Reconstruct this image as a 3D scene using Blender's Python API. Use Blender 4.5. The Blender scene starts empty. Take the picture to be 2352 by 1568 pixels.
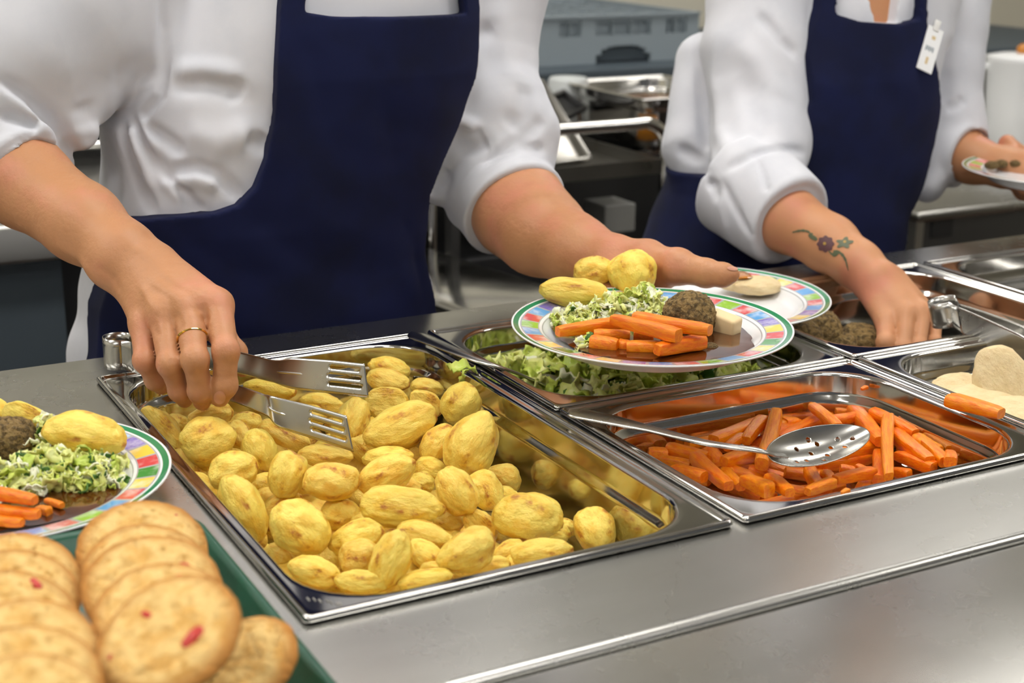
import bpy, bmesh, math, random
import numpy as np
from mathutils import Vector, Matrix, noise, Euler
random.seed(7); np.random.seed(7)
SC = bpy.context.scene
COL = SC.collection
FLOOR = -0.90           # the worktop is z = 0 while building; everything is lifted by 0.9 at the end

# ------------------------------------------------------------------ camera (solved from the pans, which are standard sizes)
CAM = np.array([-0.28486985, -0.77984777, 0.43279534]); ROT = (math.radians(73.12663007), math.radians(-0.65018503), math.radians(-28.50494171))
F = 3415.85
CM = np.array(Euler(ROT, 'XYZ').to_matrix())
def rays(px):
    px = np.atleast_2d(np.asarray(px, float))
    v = np.stack([(px[:, 0]-1176)/F, -(px[:, 1]-784)/F, -np.ones(len(px))], 1)
    return v @ CM.T
def P(px, py, D): return CAM + rays([(px, py)])[0]*D
def PZ(px, py, z):
    d = rays([(px, py)])[0]; return CAM + d*((z-CAM[2])/d[2])
def PY(px, py, y):
    d = rays([(px, py)])[0]; return CAM + d*((y-CAM[1])/d[1])
def depth(p): return float((np.asarray(p)-CAM) @ -CM[:, 2])
RIGHT, UP, BACK = CM[:, 0], CM[:, 1], CM[:, 2]
def rp(px, D): return px*D/F
V = lambda p: Vector([float(c) for c in p])

# ------------------------------------------------------------------ objects
def obj(name, verts, faces, mat=None, parent=None, smooth=True, mats=None, fmat=None):
    me = bpy.data.meshes.new(name)
    me.from_pydata([tuple(map(float, v)) for v in verts], [], [tuple(map(int, f)) for f in faces])
    return link(name, me, mat, parent, smooth, mats, fmat)
def link(name, me, mat=None, parent=None, smooth=True, mats=None, fmat=None):
    for m in (mats or ([mat] if mat else [])): me.materials.append(m)
    if fmat is not None: me.polygons.foreach_set('material_index', np.asarray(fmat, np.int32))
    if smooth: me.polygons.foreach_set('use_smooth', np.ones(len(me.polygons), bool))
    me.update()
    o = bpy.data.objects.new(name, me); COL.objects.link(o)
    if parent is not None: child(o, parent)
    return o
def child(o, parent):
    o.parent = parent
    w = Vector((0, 0, 0)); p = parent
    while p is not None: w += p.location; p = p.parent
    o.location = o.location - w
def empty(name, loc):
    o = bpy.data.objects.new(name, None); COL.objects.link(o); o.location = V(loc); o.empty_display_size = .05
    return o
def tag(o, label, cat, group=None, kind=None):
    o['label'] = label; o['category'] = cat
    if group: o['group'] = group
    if kind: o['kind'] = kind
    return o
def struct(o): o['kind'] = 'structure'; return o
def bmobj(name, bm, mat, parent=None, smooth=False, bevel=0, seg=2):
    if bevel:
        bmesh.ops.bevel(bm, geom=[e for e in bm.edges if len(e.link_faces) == 2 and e.calc_face_angle(0) > .5], offset=bevel, segments=seg, profile=.5, affect='EDGES', clamp_overlap=True)
    bmesh.ops.recalc_face_normals(bm, faces=bm.faces)
    me = bpy.data.meshes.new(name); bm.to_mesh(me); bm.free()
    o = link(name, me, mat, parent, smooth)
    if smooth and hasattr(me, 'set_sharp_from_angle'): me.set_sharp_from_angle(angle=.7)
    return o
def boxbm(lo, hi, bm=None, mtx=None):
    bm = bm or bmesh.new()
    r = bmesh.ops.create_cube(bm, size=1)
    c = (Vector(lo)+Vector(hi))/2; s = Vector(hi)-Vector(lo)
    for v in r['verts']:
        v.co = Vector((v.co.x*s.x, v.co.y*s.y, v.co.z*s.z))+c
        if mtx: v.co = mtx @ v.co
    return bm
def tubebm(pts, r, bm=None, n=14, cap=True):
    bm = bm or bmesh.new(); pts = [Vector(p) for p in pts]; rings = []
    rr = r if isinstance(r, (list, tuple)) else [r]*len(pts)
    up = None
    for i, p in enumerate(pts):
        t = (pts[min(i+1, len(pts)-1)]-pts[max(i-1, 0)]).normalized()
        if up is None: up = t.orthogonal().normalized()
        up = (up-t*up.dot(t)).normalized(); w = t.cross(up)
        rings.append([bm.verts.new(p+rr[i]*(math.cos(a)*up+math.sin(a)*w)) for a in [2*math.pi*k/n for k in range(n)]])
    for a, b in zip(rings, rings[1:]):
        for k in range(n): bm.faces.new((a[k], a[(k+1) % n], b[(k+1) % n], b[k]))
    if cap: bm.faces.new(rings[0][::-1]); bm.faces.new(rings[-1])
    return bm
def spline(pts, n=8):
    pts = [np.asarray(p, float) for p in pts]; out = []
    for i in range(len(pts)-1):
        p0, p1, p2, p3 = pts[max(i-1, 0)], pts[i], pts[i+1], pts[min(i+2, len(pts)-1)]
        for k in range(n):
            t = k/n
            out.append(.5*(2*p1+(p2-p0)*t+(2*p0-5*p1+4*p2-p3)*t*t+(3*p1-p0-3*p2+p3)*t**3))
    return out+[pts[-1]]
def lathe(profile, n=64):
    vs, fs = [], []
    for r, z in profile:
        for k in range(n):
            a = 2*math.pi*k/n; vs.append((r*math.cos(a), r*math.sin(a), z))
    m = len(profile)
    for i in range(m-1):
        for k in range(n): fs.append((i*n+k, i*n+(k+1) % n, (i+1)*n+(k+1) % n, (i+1)*n+k))
    return vs, fs
def solid(o, t, off=-1):
    m = o.modifiers.new('thickness', 'SOLIDIFY'); m.thickness = t; m.offset = off; return o

# ------------------------------------------------------------------ materials
def lin(*c):
    f = lambda u: u/12.92 if u <= .04045 else ((u+.055)/1.055)**2.4
    return tuple(f(v/255) for v in c)
def mat(name, col, rough=.5, metal=0, col2=None, nscale=8, lo=.4, hi=.65, detail=4, bump=0, bscale=60, stretch=None, sss=0, sssr=.01, spec=.5, rand=0, col3=None, n3=20, lo3=.6, hi3=.7, coat=0, bdist=.002, rvar=0, trans=0, emit=0, brushed=0, sheen=0, radial=None):
    m = bpy.data.materials.new(name); m.use_nodes = True
    nt = m.node_tree; N = nt.nodes; L = nt.links; b = N['Principled BSDF']
    S = lambda k, v: b.inputs[k].__setattr__('default_value', v)
    S('Base Color', (*col, 1)); S('Roughness', rough); S('Metallic', metal); S('Specular IOR Level', spec)
    if sss: S('Subsurface Weight', sss); S('Subsurface Radius', (1, .45, .25)); S('Subsurface Scale', sssr)
    if coat: S('Coat Weight', coat); S('Coat Roughness', .08)
    if trans: S('Transmission Weight', trans)
    if sheen: S('Sheen Weight', sheen); S('Sheen Roughness', .5)
    if emit: S('Emission Color', (*col, 1)); S('Emission Strength', emit)
    tc = N.new('ShaderNodeTexCoord'); src = tc.outputs['Object']
    if stretch:
        mp = N.new('ShaderNodeMapping'); mp.inputs['Scale'].default_value = stretch; L.new(src, mp.inputs['Vector']); ssrc = mp.outputs[0]
    else: ssrc = src
    def nz(scale, det, vec, rg=.55):
        n = N.new('ShaderNodeTexNoise'); n.inputs['Scale'].default_value = scale; n.inputs['Detail'].default_value = det; n.inputs['Roughness'].default_value = rg
        L.new(vec, n.inputs['Vector']); return n.outputs['Fac']
    def ramp(fac, a, c):
        r = N.new('ShaderNodeMapRange'); r.inputs['From Min'].default_value = a; r.inputs['From Max'].default_value = c; r.interpolation_type = 'SMOOTHSTEP'
        L.new(fac, r.inputs['Value']); return r.outputs[0]
    def mix(f, a, c):
        x = N.new('ShaderNodeMix'); x.data_type = 'RGBA'
        L.new(f, x.inputs[0])
        for k, v in ((6, a), (7, c)):
            if hasattr(v, 'is_linked'): L.new(v, x.inputs[k])
            else: x.inputs[k].default_value = (*v, 1)
        return x.outputs[2]
    cur = None
    if col2: cur = mix(ramp(nz(nscale, detail, ssrc), lo, hi), col, col2)
    if col3: cur = mix(ramp(nz(n3, 5, src), lo3, hi3), cur if cur is not None else col, col3)
    if radial:
        sp = N.new('ShaderNodeVectorMath'); sp.operation = 'MULTIPLY'; sp.inputs[1].default_value = (1, 1, 0); L.new(src, sp.inputs[0]); ln = N.new('ShaderNodeVectorMath'); ln.operation = 'LENGTH'; L.new(sp.outputs[0], ln.inputs[0])
        cur = mix(ramp(ln.outputs['Value'], radial[1], radial[2]), cur if cur is not None else col, radial[0])
    if rand:
        oi = N.new('ShaderNodeObjectInfo'); hs = N.new('ShaderNodeHueSaturation')
        r1 = N.new('ShaderNodeMapRange'); r1.inputs['To Min'].default_value = 1-rand; r1.inputs['To Max'].default_value = 1+rand*.7
        L.new(oi.outputs['Random'], r1.inputs['Value']); L.new(r1.outputs[0], hs.inputs['Value'])
        r2 = N.new('ShaderNodeMapRange'); r2.inputs['To Min'].default_value = .5-rand*.06; r2.inputs['To Max'].default_value = .5+rand*.06
        mu = N.new('ShaderNodeMath'); mu.operation = 'MULTIPLY'; mu.inputs[1].default_value = 7.31; fr = N.new('ShaderNodeMath'); fr.operation = 'FRACT'
        L.new(oi.outputs['Random'], mu.inputs[0]); L.new(mu.outputs[0], fr.inputs[0]); L.new(fr.outputs[0], r2.inputs['Value']); L.new(r2.outputs[0], hs.inputs['Hue'])
        if cur is not None: L.new(cur, hs.inputs['Color'])
        else: hs.inputs['Color'].default_value = (*col, 1)
        cur = hs.outputs[0]
    if cur is not None: L.new(cur, b.inputs['Base Color'])
    if bump:
        bp = N.new('ShaderNodeBump'); bp.inputs['Strength'].default_value = bump; bp.inputs['Distance'].default_value = bdist
        L.new(nz(bscale, 6, ssrc, .6), bp.inputs['Height']); L.new(bp.outputs[0], b.inputs['Normal'])
    if rvar:
        r = N.new('ShaderNodeMapRange'); r.inputs['From Min'].default_value = .3; r.inputs['From Max'].default_value = .7; r.inputs['To Min'].default_value = rough-rvar; r.inputs['To Max'].default_value = rough+rvar
        L.new(nz(7, 6, src, .65), r.inputs['Value']); L.new(r.outputs[0], b.inputs['Roughness'])
    return m
MT = {}
MT['steel_pan'] = mat('steel_pan', (.62, .61, .585), .085, 1, rvar=.035, col2=(.52, .51, .49), nscale=5)
MT['steel_top'] = mat('steel_top', (.56, .555, .53), .27, 1, rvar=.016, col2=(.49, .485, .46), nscale=4, detail=5, lo=.25, hi=.8, stretch=(1, 4, 1))
MT['steel_dull'] = mat('steel_dull', (.50, .49, .46), .35, 1, rvar=.1)
MT['steel_dark'] = mat('steel_dark', (.10, .10, .10), .4, .8, rvar=.08)
MT['chrome'] = mat('chrome', (.66, .65, .63), .14, 1, rvar=.05)
MT['utensil'] = mat('utensil', (.56, .55, .52), .24, 1, rvar=.08)
MT['steel_shade'] = mat('steel_shade', (.27, .26, .24), .34, 1, rvar=.1)  # darkened copy of steel_dull: the shade behind the counter is in its colour
MT['black'] = mat('black', (.012, .012, .013), .5)
MT['shirt'] = mat('shirt', lin(212, 213, 220), .85, col2=lin(204, 206, 214), nscale=14, bump=.10, bscale=900, bdist=.0006, sheen=.1)
MT['apron'] = mat('apron', lin(15, 22, 60), .85, col2=lin(11, 16, 45), nscale=9, bump=.15, bscale=1200, bdist=.0005, sheen=.03, spec=.2)
MT['skin'] = mat('skin', lin(194, 139, 98), .45, col2=lin(204, 134, 106), nscale=16, lo=.45, hi=.75, col3=lin(176, 120, 82), n3=30, lo3=.5, hi3=.9, bump=.6, bscale=110, bdist=.0016, sss=.10, sssr=.008, spec=.4)
MT['skin2'] = mat('skin2', lin(194, 138, 98), .5, col2=lin(198, 128, 100), nscale=14, lo=.45, hi=.7, bump=.3, bscale=140, bdist=.001, sss=.12, sssr=.008, spec=.4)
MT['nail'] = mat('nail', lin(208, 152, 128), .3, sss=.1)
MT['gold'] = mat('gold', (.83, .55, .16), .16, 1)
MT['white'] = mat('white', (.80, .81, .82), .35)
MT['glaze'] = mat('glaze', (.84, .85, .87), .13, coat=.3)
MT['trousers'] = mat('trousers', (.03, .03, .035), .8)
MT['hair'] = mat('hair', (.06, .035, .02), .6, bump=.5, bscale=200)
MT['potato'] = mat('potato', lin(252, 222, 104), .36, col2=lin(240, 192, 66), nscale=1.5, lo=.40, hi=.66, detail=7, col3=lin(186, 112, 34), n3=1.6, lo3=.565, hi3=.74, bump=.42, bscale=3.0, stretch=(.9, 1.25, 1.25), bdist=.010, sss=.10, sssr=.006, rand=.10, spec=.5)
MT['carrot'] = mat('carrot', lin(246, 142, 8), .32, col2=lin(236, 112, 6), nscale=2.5, bump=.30, bscale=5, bdist=.004, sss=.10, sssr=.004, rand=.10)
MT['cookie'] = mat('cookie', lin(243, 207, 136), .8, col2=lin(226, 176, 98), nscale=2.4, col3=lin(212, 152, 80), n3=2.2, lo3=.62, hi3=.9, bump=.5, bscale=8, bdist=.007, sss=.04, sssr=.004, spec=.2, radial=(lin(196, 134, 66), .70, 1.02))
MT['cherry'] = mat('cherry', lin(196, 48, 34), .3, sss=.1)
MT['chicken'] = mat('chicken', lin(234, 212, 166), .6, col2=lin(222, 196, 146), nscale=2.5, lo=.35, hi=.75, bump=.5, bscale=6, bdist=.005, sss=.12, sssr=.006)
MT['stuffing'] = mat('stuffing', lin(170, 138, 82), .62, col2=lin(104, 82, 42), nscale=5, lo=.42, hi=.62, col3=lin(190, 160, 102), n3=6, lo3=.55, hi3=.68, bump=.9, bscale=7, bdist=.012)
MT['gravy'] = mat('gravy', lin(84, 42, 12), .08, col2=lin(60, 28, 8), nscale=20, coat=.5, spec=.6)
MT['gravy_light'] = mat('gravy_light', lin(190, 120, 40), .12, coat=.4)
MT['cabbage_pale'] = mat('cabbage_pale', lin(226, 228, 150), .38, col2=lin(206, 214, 110), nscale=60, sss=.15, sssr=.003, bump=.3, bscale=150)
MT['cabbage_white'] = mat('cabbage_white', lin(236, 236, 206), .4, sss=.15, sssr=.003)
MT['cabbage_green'] = mat('cabbage_green', lin(180, 200, 76), .38, col2=lin(206, 214, 108), nscale=50, bump=.3, bscale=150)
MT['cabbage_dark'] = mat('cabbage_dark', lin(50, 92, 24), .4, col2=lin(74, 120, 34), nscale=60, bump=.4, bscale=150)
MT['tray'] = mat('tray', lin(10, 78, 56), .35, bump=.1, bscale=200)
MT['grey_plastic'] = mat('grey_plastic', lin(138, 149, 156), .5, bump=.05, bscale=60)
MT['grey_dark'] = mat('grey_dark', lin(66, 76, 84), .55)
MT['wall'] = mat('wall', lin(216, 212, 196), .6, bump=.05, bscale=30)
MT['floor'] = mat('floor', lin(70, 52, 42), .5, col2=lin(90, 70, 58), nscale=6)
MT['ceiling'] = mat('ceiling', (.8, .8, .78), .8)
MT['lamp'] = mat('lamp', (1, .97, .92), .5, emit=17)
MT['tattoo_plum'] = mat('tattoo_plum', lin(92, 58, 62), .5); MT['tattoo_green'] = mat('tattoo_green', lin(84, 92, 66), .5); MT['tattoo_dot'] = mat('tattoo_dot', lin(176, 140, 60), .5)
MT['tan_print'] = mat('tan_print', lin(206, 184, 140), .5)
MT['paper'] = mat('paper', lin(168, 168, 164), .8)
MT['tub'] = mat('tub', lin(190, 194, 194), .5)
MT['soup'] = mat('soup', lin(150, 96, 30), .2)
for n, c in dict(red=(212, 74, 78), green=(140, 190, 60), blue=(90, 160, 220), yellow=(240, 206, 74), purple=(120, 104, 190), leaf=(62, 146, 62)).items():
    MT['glaze_'+n] = mat('glaze_'+n, lin(*c), .13, col2=tuple(min(1, .4*v+.6) for v in lin(*c)), nscale=45, lo=.42, hi=.75, coat=.3)
MT['glaze_band'] = mat('glaze_band', lin(34, 132, 84), .13, coat=.3); MT['glaze_line'] = mat('glaze_line', lin(172, 174, 176), .15, coat=.3)
# ------------------------------------------------------------------ signed-distance modelling: organic shapes as one continuous surface
def smin(a, b, k):
    h = np.clip(.5+.5*(b-a)/k, 0, 1); return b+(a-b)*h-k*h*(1-h)
class Cone:
    def __init__(s, a, b, ra, rb=None, flat=None):
        s.a = np.asarray(a, np.float32); s.b = np.asarray(b, np.float32); s.ra = ra; s.rb = ra if rb is None else rb
        s.ab = s.b-s.a; s.l2 = max(float(s.ab@s.ab), 1e-9); s.flat = flat
        if flat is not None: n = np.asarray(flat[0], np.float32); s.n = n/np.linalg.norm(n); s.g = np.float32(1/flat[1]-1)
    def __call__(s, p):
        q = p-s.a; t = np.clip((q@s.ab)/s.l2, 0, 1); q = q-t[:, None]*s.ab
        if s.flat is not None: q = q+((q@s.n)*s.g)[:, None]*s.n
        return (np.sqrt((q*q).sum(1))-(s.ra+(s.rb-s.ra)*t))*(1 if s.flat is None else min(1, s.flat[1]))
class Ell:
    def __init__(s, c, r, rot=None):
        s.c = np.asarray(c, np.float32); s.r = np.asarray(r, np.float32); s.R = None if rot is None else np.asarray(rot, np.float32)
    def __call__(s, p):
        q = p-s.c
        if s.R is not None: q = q@s.R
        k0 = np.sqrt(((q/s.r)**2).sum(1)); k1 = np.sqrt(((q/(s.r*s.r))**2).sum(1))+1e-6
        return k0*(k0-1)/k1
class Torus:
    def __init__(s, c, n, R, r, squash=1):
        s.c = np.asarray(c, np.float32); n = np.asarray(n, np.float32); s.n = n/np.linalg.norm(n); s.R = R; s.r = r; s.sq = squash
    def __call__(s, p):
        q = p-s.c; h = q@s.n; rad = np.sqrt(np.maximum((q*q).sum(1)-h*h, 0)); return np.sqrt((rad-s.R)**2+(h/s.sq)**2)-s.r
class Loft:
    def __init__(s, rows, e=2.3):
        a = np.array(sorted(rows), np.float32); s.z = a[:, 0]; s.v = a[:, 1:]; s.e = e
    def __call__(s, p):
        z = p[:, 2]; cx, cy, a, b = (np.interp(z, s.z, s.v[:, i]).astype(np.float32) for i in range(4))
        q = (np.abs((p[:, 0]-cx)/a)**s.e+np.abs((p[:, 1]-cy)/b)**s.e)**(1/s.e)
        d = (q-1)*np.minimum(a, b)
        return np.maximum(d, np.maximum(z-s.z[-1], s.z[0]-z))
class Band:
    'a short cylinder with rounded rims: one turn of rolled-up cloth'
    def __init__(s, c, n, R, H, rd=.004, R2=None):
        s.c = np.asarray(c, np.float32); n = np.asarray(n, np.float32); s.n = n/np.linalg.norm(n); s.R = R; s.H = H; s.rd = rd; s.R2 = R if R2 is None else R2
    def __call__(s, p):
        q = p-s.c; h = q@s.n; rad = np.sqrt(np.maximum((q*q).sum(1)-h*h, 0)); t = np.clip(h/s.H*.5+.5, 0, 1)
        a = rad-(s.R+(s.R2-s.R)*t)+s.rd; b = np.abs(h)-s.H+s.rd
        return np.minimum(np.maximum(a, b), 0)+np.sqrt(np.maximum(a, 0)**2+np.maximum(b, 0)**2)-s.rd
class SU:
    'smooth union with culling of far-away pieces'
    def __init__(s, prims, k=.01): s.p = prims; s.k = k
    def __call__(s, p):
        use = s.p
        if len(p) >= 64 and len(s.p) > 2:
            c = p.mean(0, keepdims=True); rad = float(np.sqrt(((p-c)**2).sum(1).max()))
            if rad < .2:
                dc = [float(q(c)[0]) for q in s.p]; m = min(dc); use = [q for q, d in zip(s.p, dc) if d < m+2.4*rad+3*s.k]
        d = use[0](p)
        for q in use[1:]: d = smin(d, q(p), s.k)
        return d
class Fold:
    'a groove (amp > 0) or ridge (amp < 0) along a line lying on the surface'
    def __init__(s, pts, amp, w): s.pts = np.asarray(pts, np.float32); s.amp = amp; s.w = w; s.c = s.pts.mean(0); s.rad = float(np.sqrt(((s.pts-s.c)**2).sum(1).max()))
    def __call__(s, p):
        d = np.full(len(p), 1e3, np.float32); n = len(s.pts)-1; tt = np.zeros(len(p), np.float32)
        for i in range(n):
            a, b = s.pts[i], s.pts[i+1]; ab = b-a; q = p-a; t = np.clip((q@ab)/max(float(ab@ab), 1e-9), 0, 1); q = q-t[:, None]*ab; dd = (q*q).sum(1)
            u = dd < d; d = np.where(u, dd, d); tt = np.where(u, (i+t)/n, tt)
        return s.amp*np.exp(-d/(s.w*s.w))*np.clip(np.minimum(tt, 1-tt)*5+.15, 0, 1)
def folded(f, folds):
    def g(p):
        d = f(p)
        if folds and len(p):
            c = p.mean(0); rad = float(np.sqrt(((p-c)**2).sum(1).max()))
            for q in folds:
                if float(np.linalg.norm(q.c-c)) < rad+q.rad+3*q.w: d = d+q(p)
        return d
    return g
def march(f, px, t0=.7, t1=3.2, n=160):
    'where the sight lines through the pixels px meet the surface f'
    d = rays(px).astype(np.float32); o = CAM.astype(np.float32); t = np.full(len(d), t0, np.float32); ln = np.sqrt((d*d).sum(1)); best = np.full(len(d), 9., np.float32); bt = t.copy()
    for _ in range(n):
        v = np.concatenate([f((o+d[i:i+50]*t[i:i+50, None])) for i in range(0, len(d), 50)])
        u = np.abs(v) < best; best = np.where(u, np.abs(v), best); bt = np.where(u, t, bt)
        t = np.minimum(t+.75*v/ln, t1)
    hit = np.abs(v) < .004
    t = np.where(hit, t, bt)
    return o+d*t[:, None]
def grad(f, p, e=.0015):
    p = np.asarray(p, np.float32); g = np.zeros_like(p)
    for i in range(3):
        s = np.zeros(3, np.float32); s[i] = e; g[:, i] = f(p+s)-f(p-s)
    return g/np.maximum(np.linalg.norm(g, axis=1, keepdims=True), 1e-9)
HQ = 1.0
def surf(f, lo, hi, h, name, mat_, parent=None, B=12, mats=None):
    h = h*HQ
    lo = np.asarray(lo, float); n = np.ceil((np.asarray(hi, float)-lo)/h/B).astype(int)*B
    nb = n//B; val = np.empty(tuple(n), np.float32)
    ar = (np.arange(B)*h).astype(np.float32); G = np.stack(np.meshgrid(ar, ar, ar, indexing='ij'), -1).reshape(-1, 3)
    ii = np.stack(np.meshgrid(*[np.arange(k) for k in nb], indexing='ij'), -1).reshape(-1, 3)
    cen = (lo+(ii+.5)*B*h-h/2).astype(np.float32)
    S = 4    # supersede: evaluate block centres in compact clumps
    dc = np.concatenate([f(cen[i:i+4000]) for i in range(0, len(cen), 4000)])
    lim = .5*math.sqrt(3)*B*h*1.25+.012
    for b, d in zip(ii, dc):
        s = tuple(slice(k*B, k*B+B) for k in b)
        if abs(d) > lim: val[s] = h*2 if d > 0 else -h*2
        else: val[s] = f((lo+b*B*h).astype(np.float32)+G).reshape(B, B, B)
    for ax in range(3):   # close at the border
        s = [slice(None)]*3
        for e in (0, -1): s[ax] = e; val[tuple(s)] = np.maximum(val[tuple(s)], h*.5)
    ins = val < 0
    cnt = np.zeros(tuple(n-1), np.int8)
    offs = [(a, b, c) for a in (0, 1) for b in (0, 1) for c in (0, 1)]
    sl = lambda o: tuple(slice(o[i], n[i]-1+o[i]) for i in range(3))
    for o in offs: cnt += ins[sl(o)]
    cells = np.argwhere((cnt > 0) & (cnt < 8))
    idx = np.full(tuple(n-1), -1, np.int32); idx[tuple(cells.T)] = np.arange(len(cells))
    cv = {o: val[cells[:, 0]+o[0], cells[:, 1]+o[1], cells[:, 2]+o[2]] for o in offs}
    acc = np.zeros((len(cells), 3)); num = np.zeros(len(cells))
    for a in offs:
        for ax in range(3):
            if a[ax]: continue
            b = list(a); b[ax] = 1; b = tuple(b)
            va, vb = cv[a], cv[b]; x = (va < 0) != (vb < 0); t = np.where(x, va/np.where(x, va-vb, 1), 0)
            pt = np.tile(np.array(a, float), (len(cells), 1)); pt[:, ax] += t
            acc += pt*x[:, None]; num += x
    verts = lo+(cells+acc/num[:, None])*h
    quads = []
    for ax in range(3):
        o1, o2 = [(1, 2), (2, 0), (0, 1)][ax]
        a = [slice(1, k-1) for k in n]; a[ax] = slice(0, n[ax]-1); b = list(a); b[ax] = slice(1, n[ax])
        A, Bv = ins[tuple(a)], ins[tuple(b)]
        for fl in (0, 1):
            e = np.argwhere((A & ~Bv) if fl == 0 else (~A & Bv))
            if not len(e): continue
            e = e+1; e[:, ax] -= 1
            def ix(d1, d2):
                c = e.copy(); c[:, o1] -= d1; c[:, o2] -= d2; return idx[c[:, 0], c[:, 1], c[:, 2]]
            q = np.stack([ix(1, 1), ix(0, 1), ix(0, 0), ix(1, 0)], 1)
            quads.append(q if fl == 0 else q[:, ::-1])
    q = np.concatenate(quads); q = q[(q >= 0).all(1)]
    me = bpy.data.meshes.new(name)
    me.vertices.add(len(verts)); me.vertices.foreach_set('co', verts.astype(np.float32).ravel())
    me.loops.add(q.size); me.loops.foreach_set('vertex_index', q.astype(np.int32).ravel())
    me.polygons.add(len(q)); me.polygons.foreach_set('loop_start', np.arange(0, q.size, 4, dtype=np.int32))
    me.update(calc_edges=True); me.validate()
    return link(name, me, mat_, parent, True, mats)
def poly2(poly):
    'signed distance to a closed 2-D outline'
    A = np.asarray(poly, np.float32); Bq = np.roll(A, -1, 0)
    def g(x, y):
        d = np.full(len(x), 1e3, np.float32); ins = np.zeros(len(x), bool)
        for a, b in zip(A, Bq):
            e = b-a; wx, wy = x-a[0], y-a[1]; t = np.clip((wx*e[0]+wy*e[1])/max(float(e@e), 1e-12), 0, 1)
            d = np.minimum(d, (wx-e[0]*t)**2+(wy-e[1]*t)**2)
            c = (a[1] > y) != (b[1] > y); xx = e[0]*(y-a[1])/(e[1] if abs(e[1]) > 1e-9 else 1e-9)+a[0]
            ins ^= c & (x < xx)
        return np.where(ins, -np.sqrt(d), np.sqrt(d))
    return g
# ------------------------------------------------------------------ room
XL, XR, YF, YB, ZC = -2.6, 4.6, -3.4, 3.3, 1.85
def slab(name, lo, hi, m): return struct(bmobj(name, boxbm(lo, hi), m))
slab('floor', (XL, YF, FLOOR-.05), (XR, YB, FLOOR), MT['floor'])
slab('wall_back', (XL, YB, FLOOR), (XR, YB+.08, ZC), MT['wall'])
slab('wall_left', (XL-.08, YF, FLOOR), (XL, YB, ZC), MT['wall'])
slab('wall_right', (XR, YF, FLOOR), (XR+.08, YB, ZC), MT['wall'])
slab('ceiling', (XL, YF, ZC), (XR, YB, ZC+.06), MT['ceiling'])
LIGHTS = [(-1.4, -1.6), (-1.4, .35), (.6, -1.6), (.6, .35), (2.6, -.6), (2.6, 1.6), (.6, 1.9), (-1.4, 1.9)]
nm = ['over the customer side on the left', 'over the plate end of the counter', 'over the customer side in the middle', 'above the roast potato pan', 'above the right end of the counter', 'above the far right of the kitchen', 'above the kitchen trolley', 'above the far left of the kitchen']
for (x, y), n in zip(LIGHTS, nm):
    e = empty('ceiling_light', (x, y, ZC)); tag(e, 'long white fluorescent ceiling light '+n, 'ceiling light')
    bmobj('housing', boxbm((x-.62, y-.17, ZC-.05), (x+.62, y+.17, ZC)), MT['white'], e)
    bmobj('diffuser', boxbm((x-.6, y-.15, ZC-.06), (x+.6, y+.15, ZC-.0501)), MT['lamp'], e)
# ------------------------------------------------------------------ serving counter
CTR = empty('serving_counter', (.4, .25, FLOOR)); tag(CTR, 'long brushed steel serving counter with sunken food pans and a lower tray rail', 'counter')
PANS = dict(potato=(0, 0, .325, .530, .10), carrot=(.3335, 0, .325, .2645, .065), cabbage=(.3335, .2685, .325, .2625, .065),
            chicken=(.6675, 0, .325, .2645, .065), stuffing=(.6675, .2685, .325, .2625, .10), empty=(1.0015, 0, .325, .530, .040))
def worktop():
    xs = [-1.6, .011, .314, .3445, .6475, .6785, .9815, 1.0125, 1.3155, 2.6]; ys = [-.098, .011, .254, .2795, .519, .6015]
    holes = {(1, 1), (1, 2), (1, 3), (3, 1), (3, 3), (5, 1), (5, 3), (7, 1), (7, 2), (7, 3)}
    bm = bmesh.new(); vv = {}
    def v(i, j):
        if (i, j) not in vv: vv[i, j] = bm.verts.new((xs[i], ys[j], -.0005))
        return vv[i, j]
    for i in range(len(xs)-1):
        for j in range(len(ys)-1):
            if (i, j) not in holes: bm.faces.new((v(i, j), v(i+1, j), v(i+1, j+1), v(i, j+1)))
    r = bmesh.ops.extrude_face_region(bm, geom=bm.faces[:])
    for g in r['geom']:
        if isinstance(g, bmesh.types.BMVert): g.co.z -= .0025
    return bm
bmobj('worktop', worktop(), MT['steel_top'], CTR)
# rounded front and back nosing of the worktop
def nosing(y, s):
    bm = bmesh.new(); prof = [(y, -.0008)]+[(y+s*(.006*math.sin(a)), -.0068+.006*math.cos(a)) for a in [k*math.pi/12 for k in range(1, 7)]]+[(y+s*.006, -.045), (y, -.045)]
    a = [bm.verts.new((-1.6, p, q)) for p, q in prof]; b = [bm.verts.new((2.6, p, q)) for p, q in prof]
    for k in range(len(prof)): bm.faces.new((a[k], a[(k+1) % len(prof)], b[(k+1) % len(prof)], b[k]))
    bm.faces.new(a[::-1]); bm.faces.new(b); return bm
bmobj('front_edge', nosing(-.098, -1), MT['steel_top'], CTR, True); bmobj('back_edge', nosing(.6015, 1), MT['steel_top'], CTR, True)
bm = boxbm((-1.6, -.60, -.030), (2.6, -.1085, -.003)); bmobj('tray_rail', bm, MT['steel_top'], CTR, True, .0035, 3)
bm = boxbm((-1.55, -.07, FLOOR+.08), (2.55, -.05, -.004)); boxbm((-1.55, .56, FLOOR+.08), (2.55, .58, -.004), bm); boxbm((-1.55, -.05, FLOOR+.08), (2.55, .56, FLOOR+.10), bm); boxbm((-1.55, -.05, FLOOR+.1), (-1.53, .56, -.004), bm); boxbm((2.53, -.05, FLOOR+.1), (2.55, .56, -.004), bm)
bmobj('cabinet', bm, MT['steel_dull'], CTR)
for x in (-1.5, .5, 2.5):
    for y in (-.03, .54): bmobj('foot', tubebm([(x, y, FLOOR), (x, y, FLOOR+.081)], .025), MT['black'], CTR, True)
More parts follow.
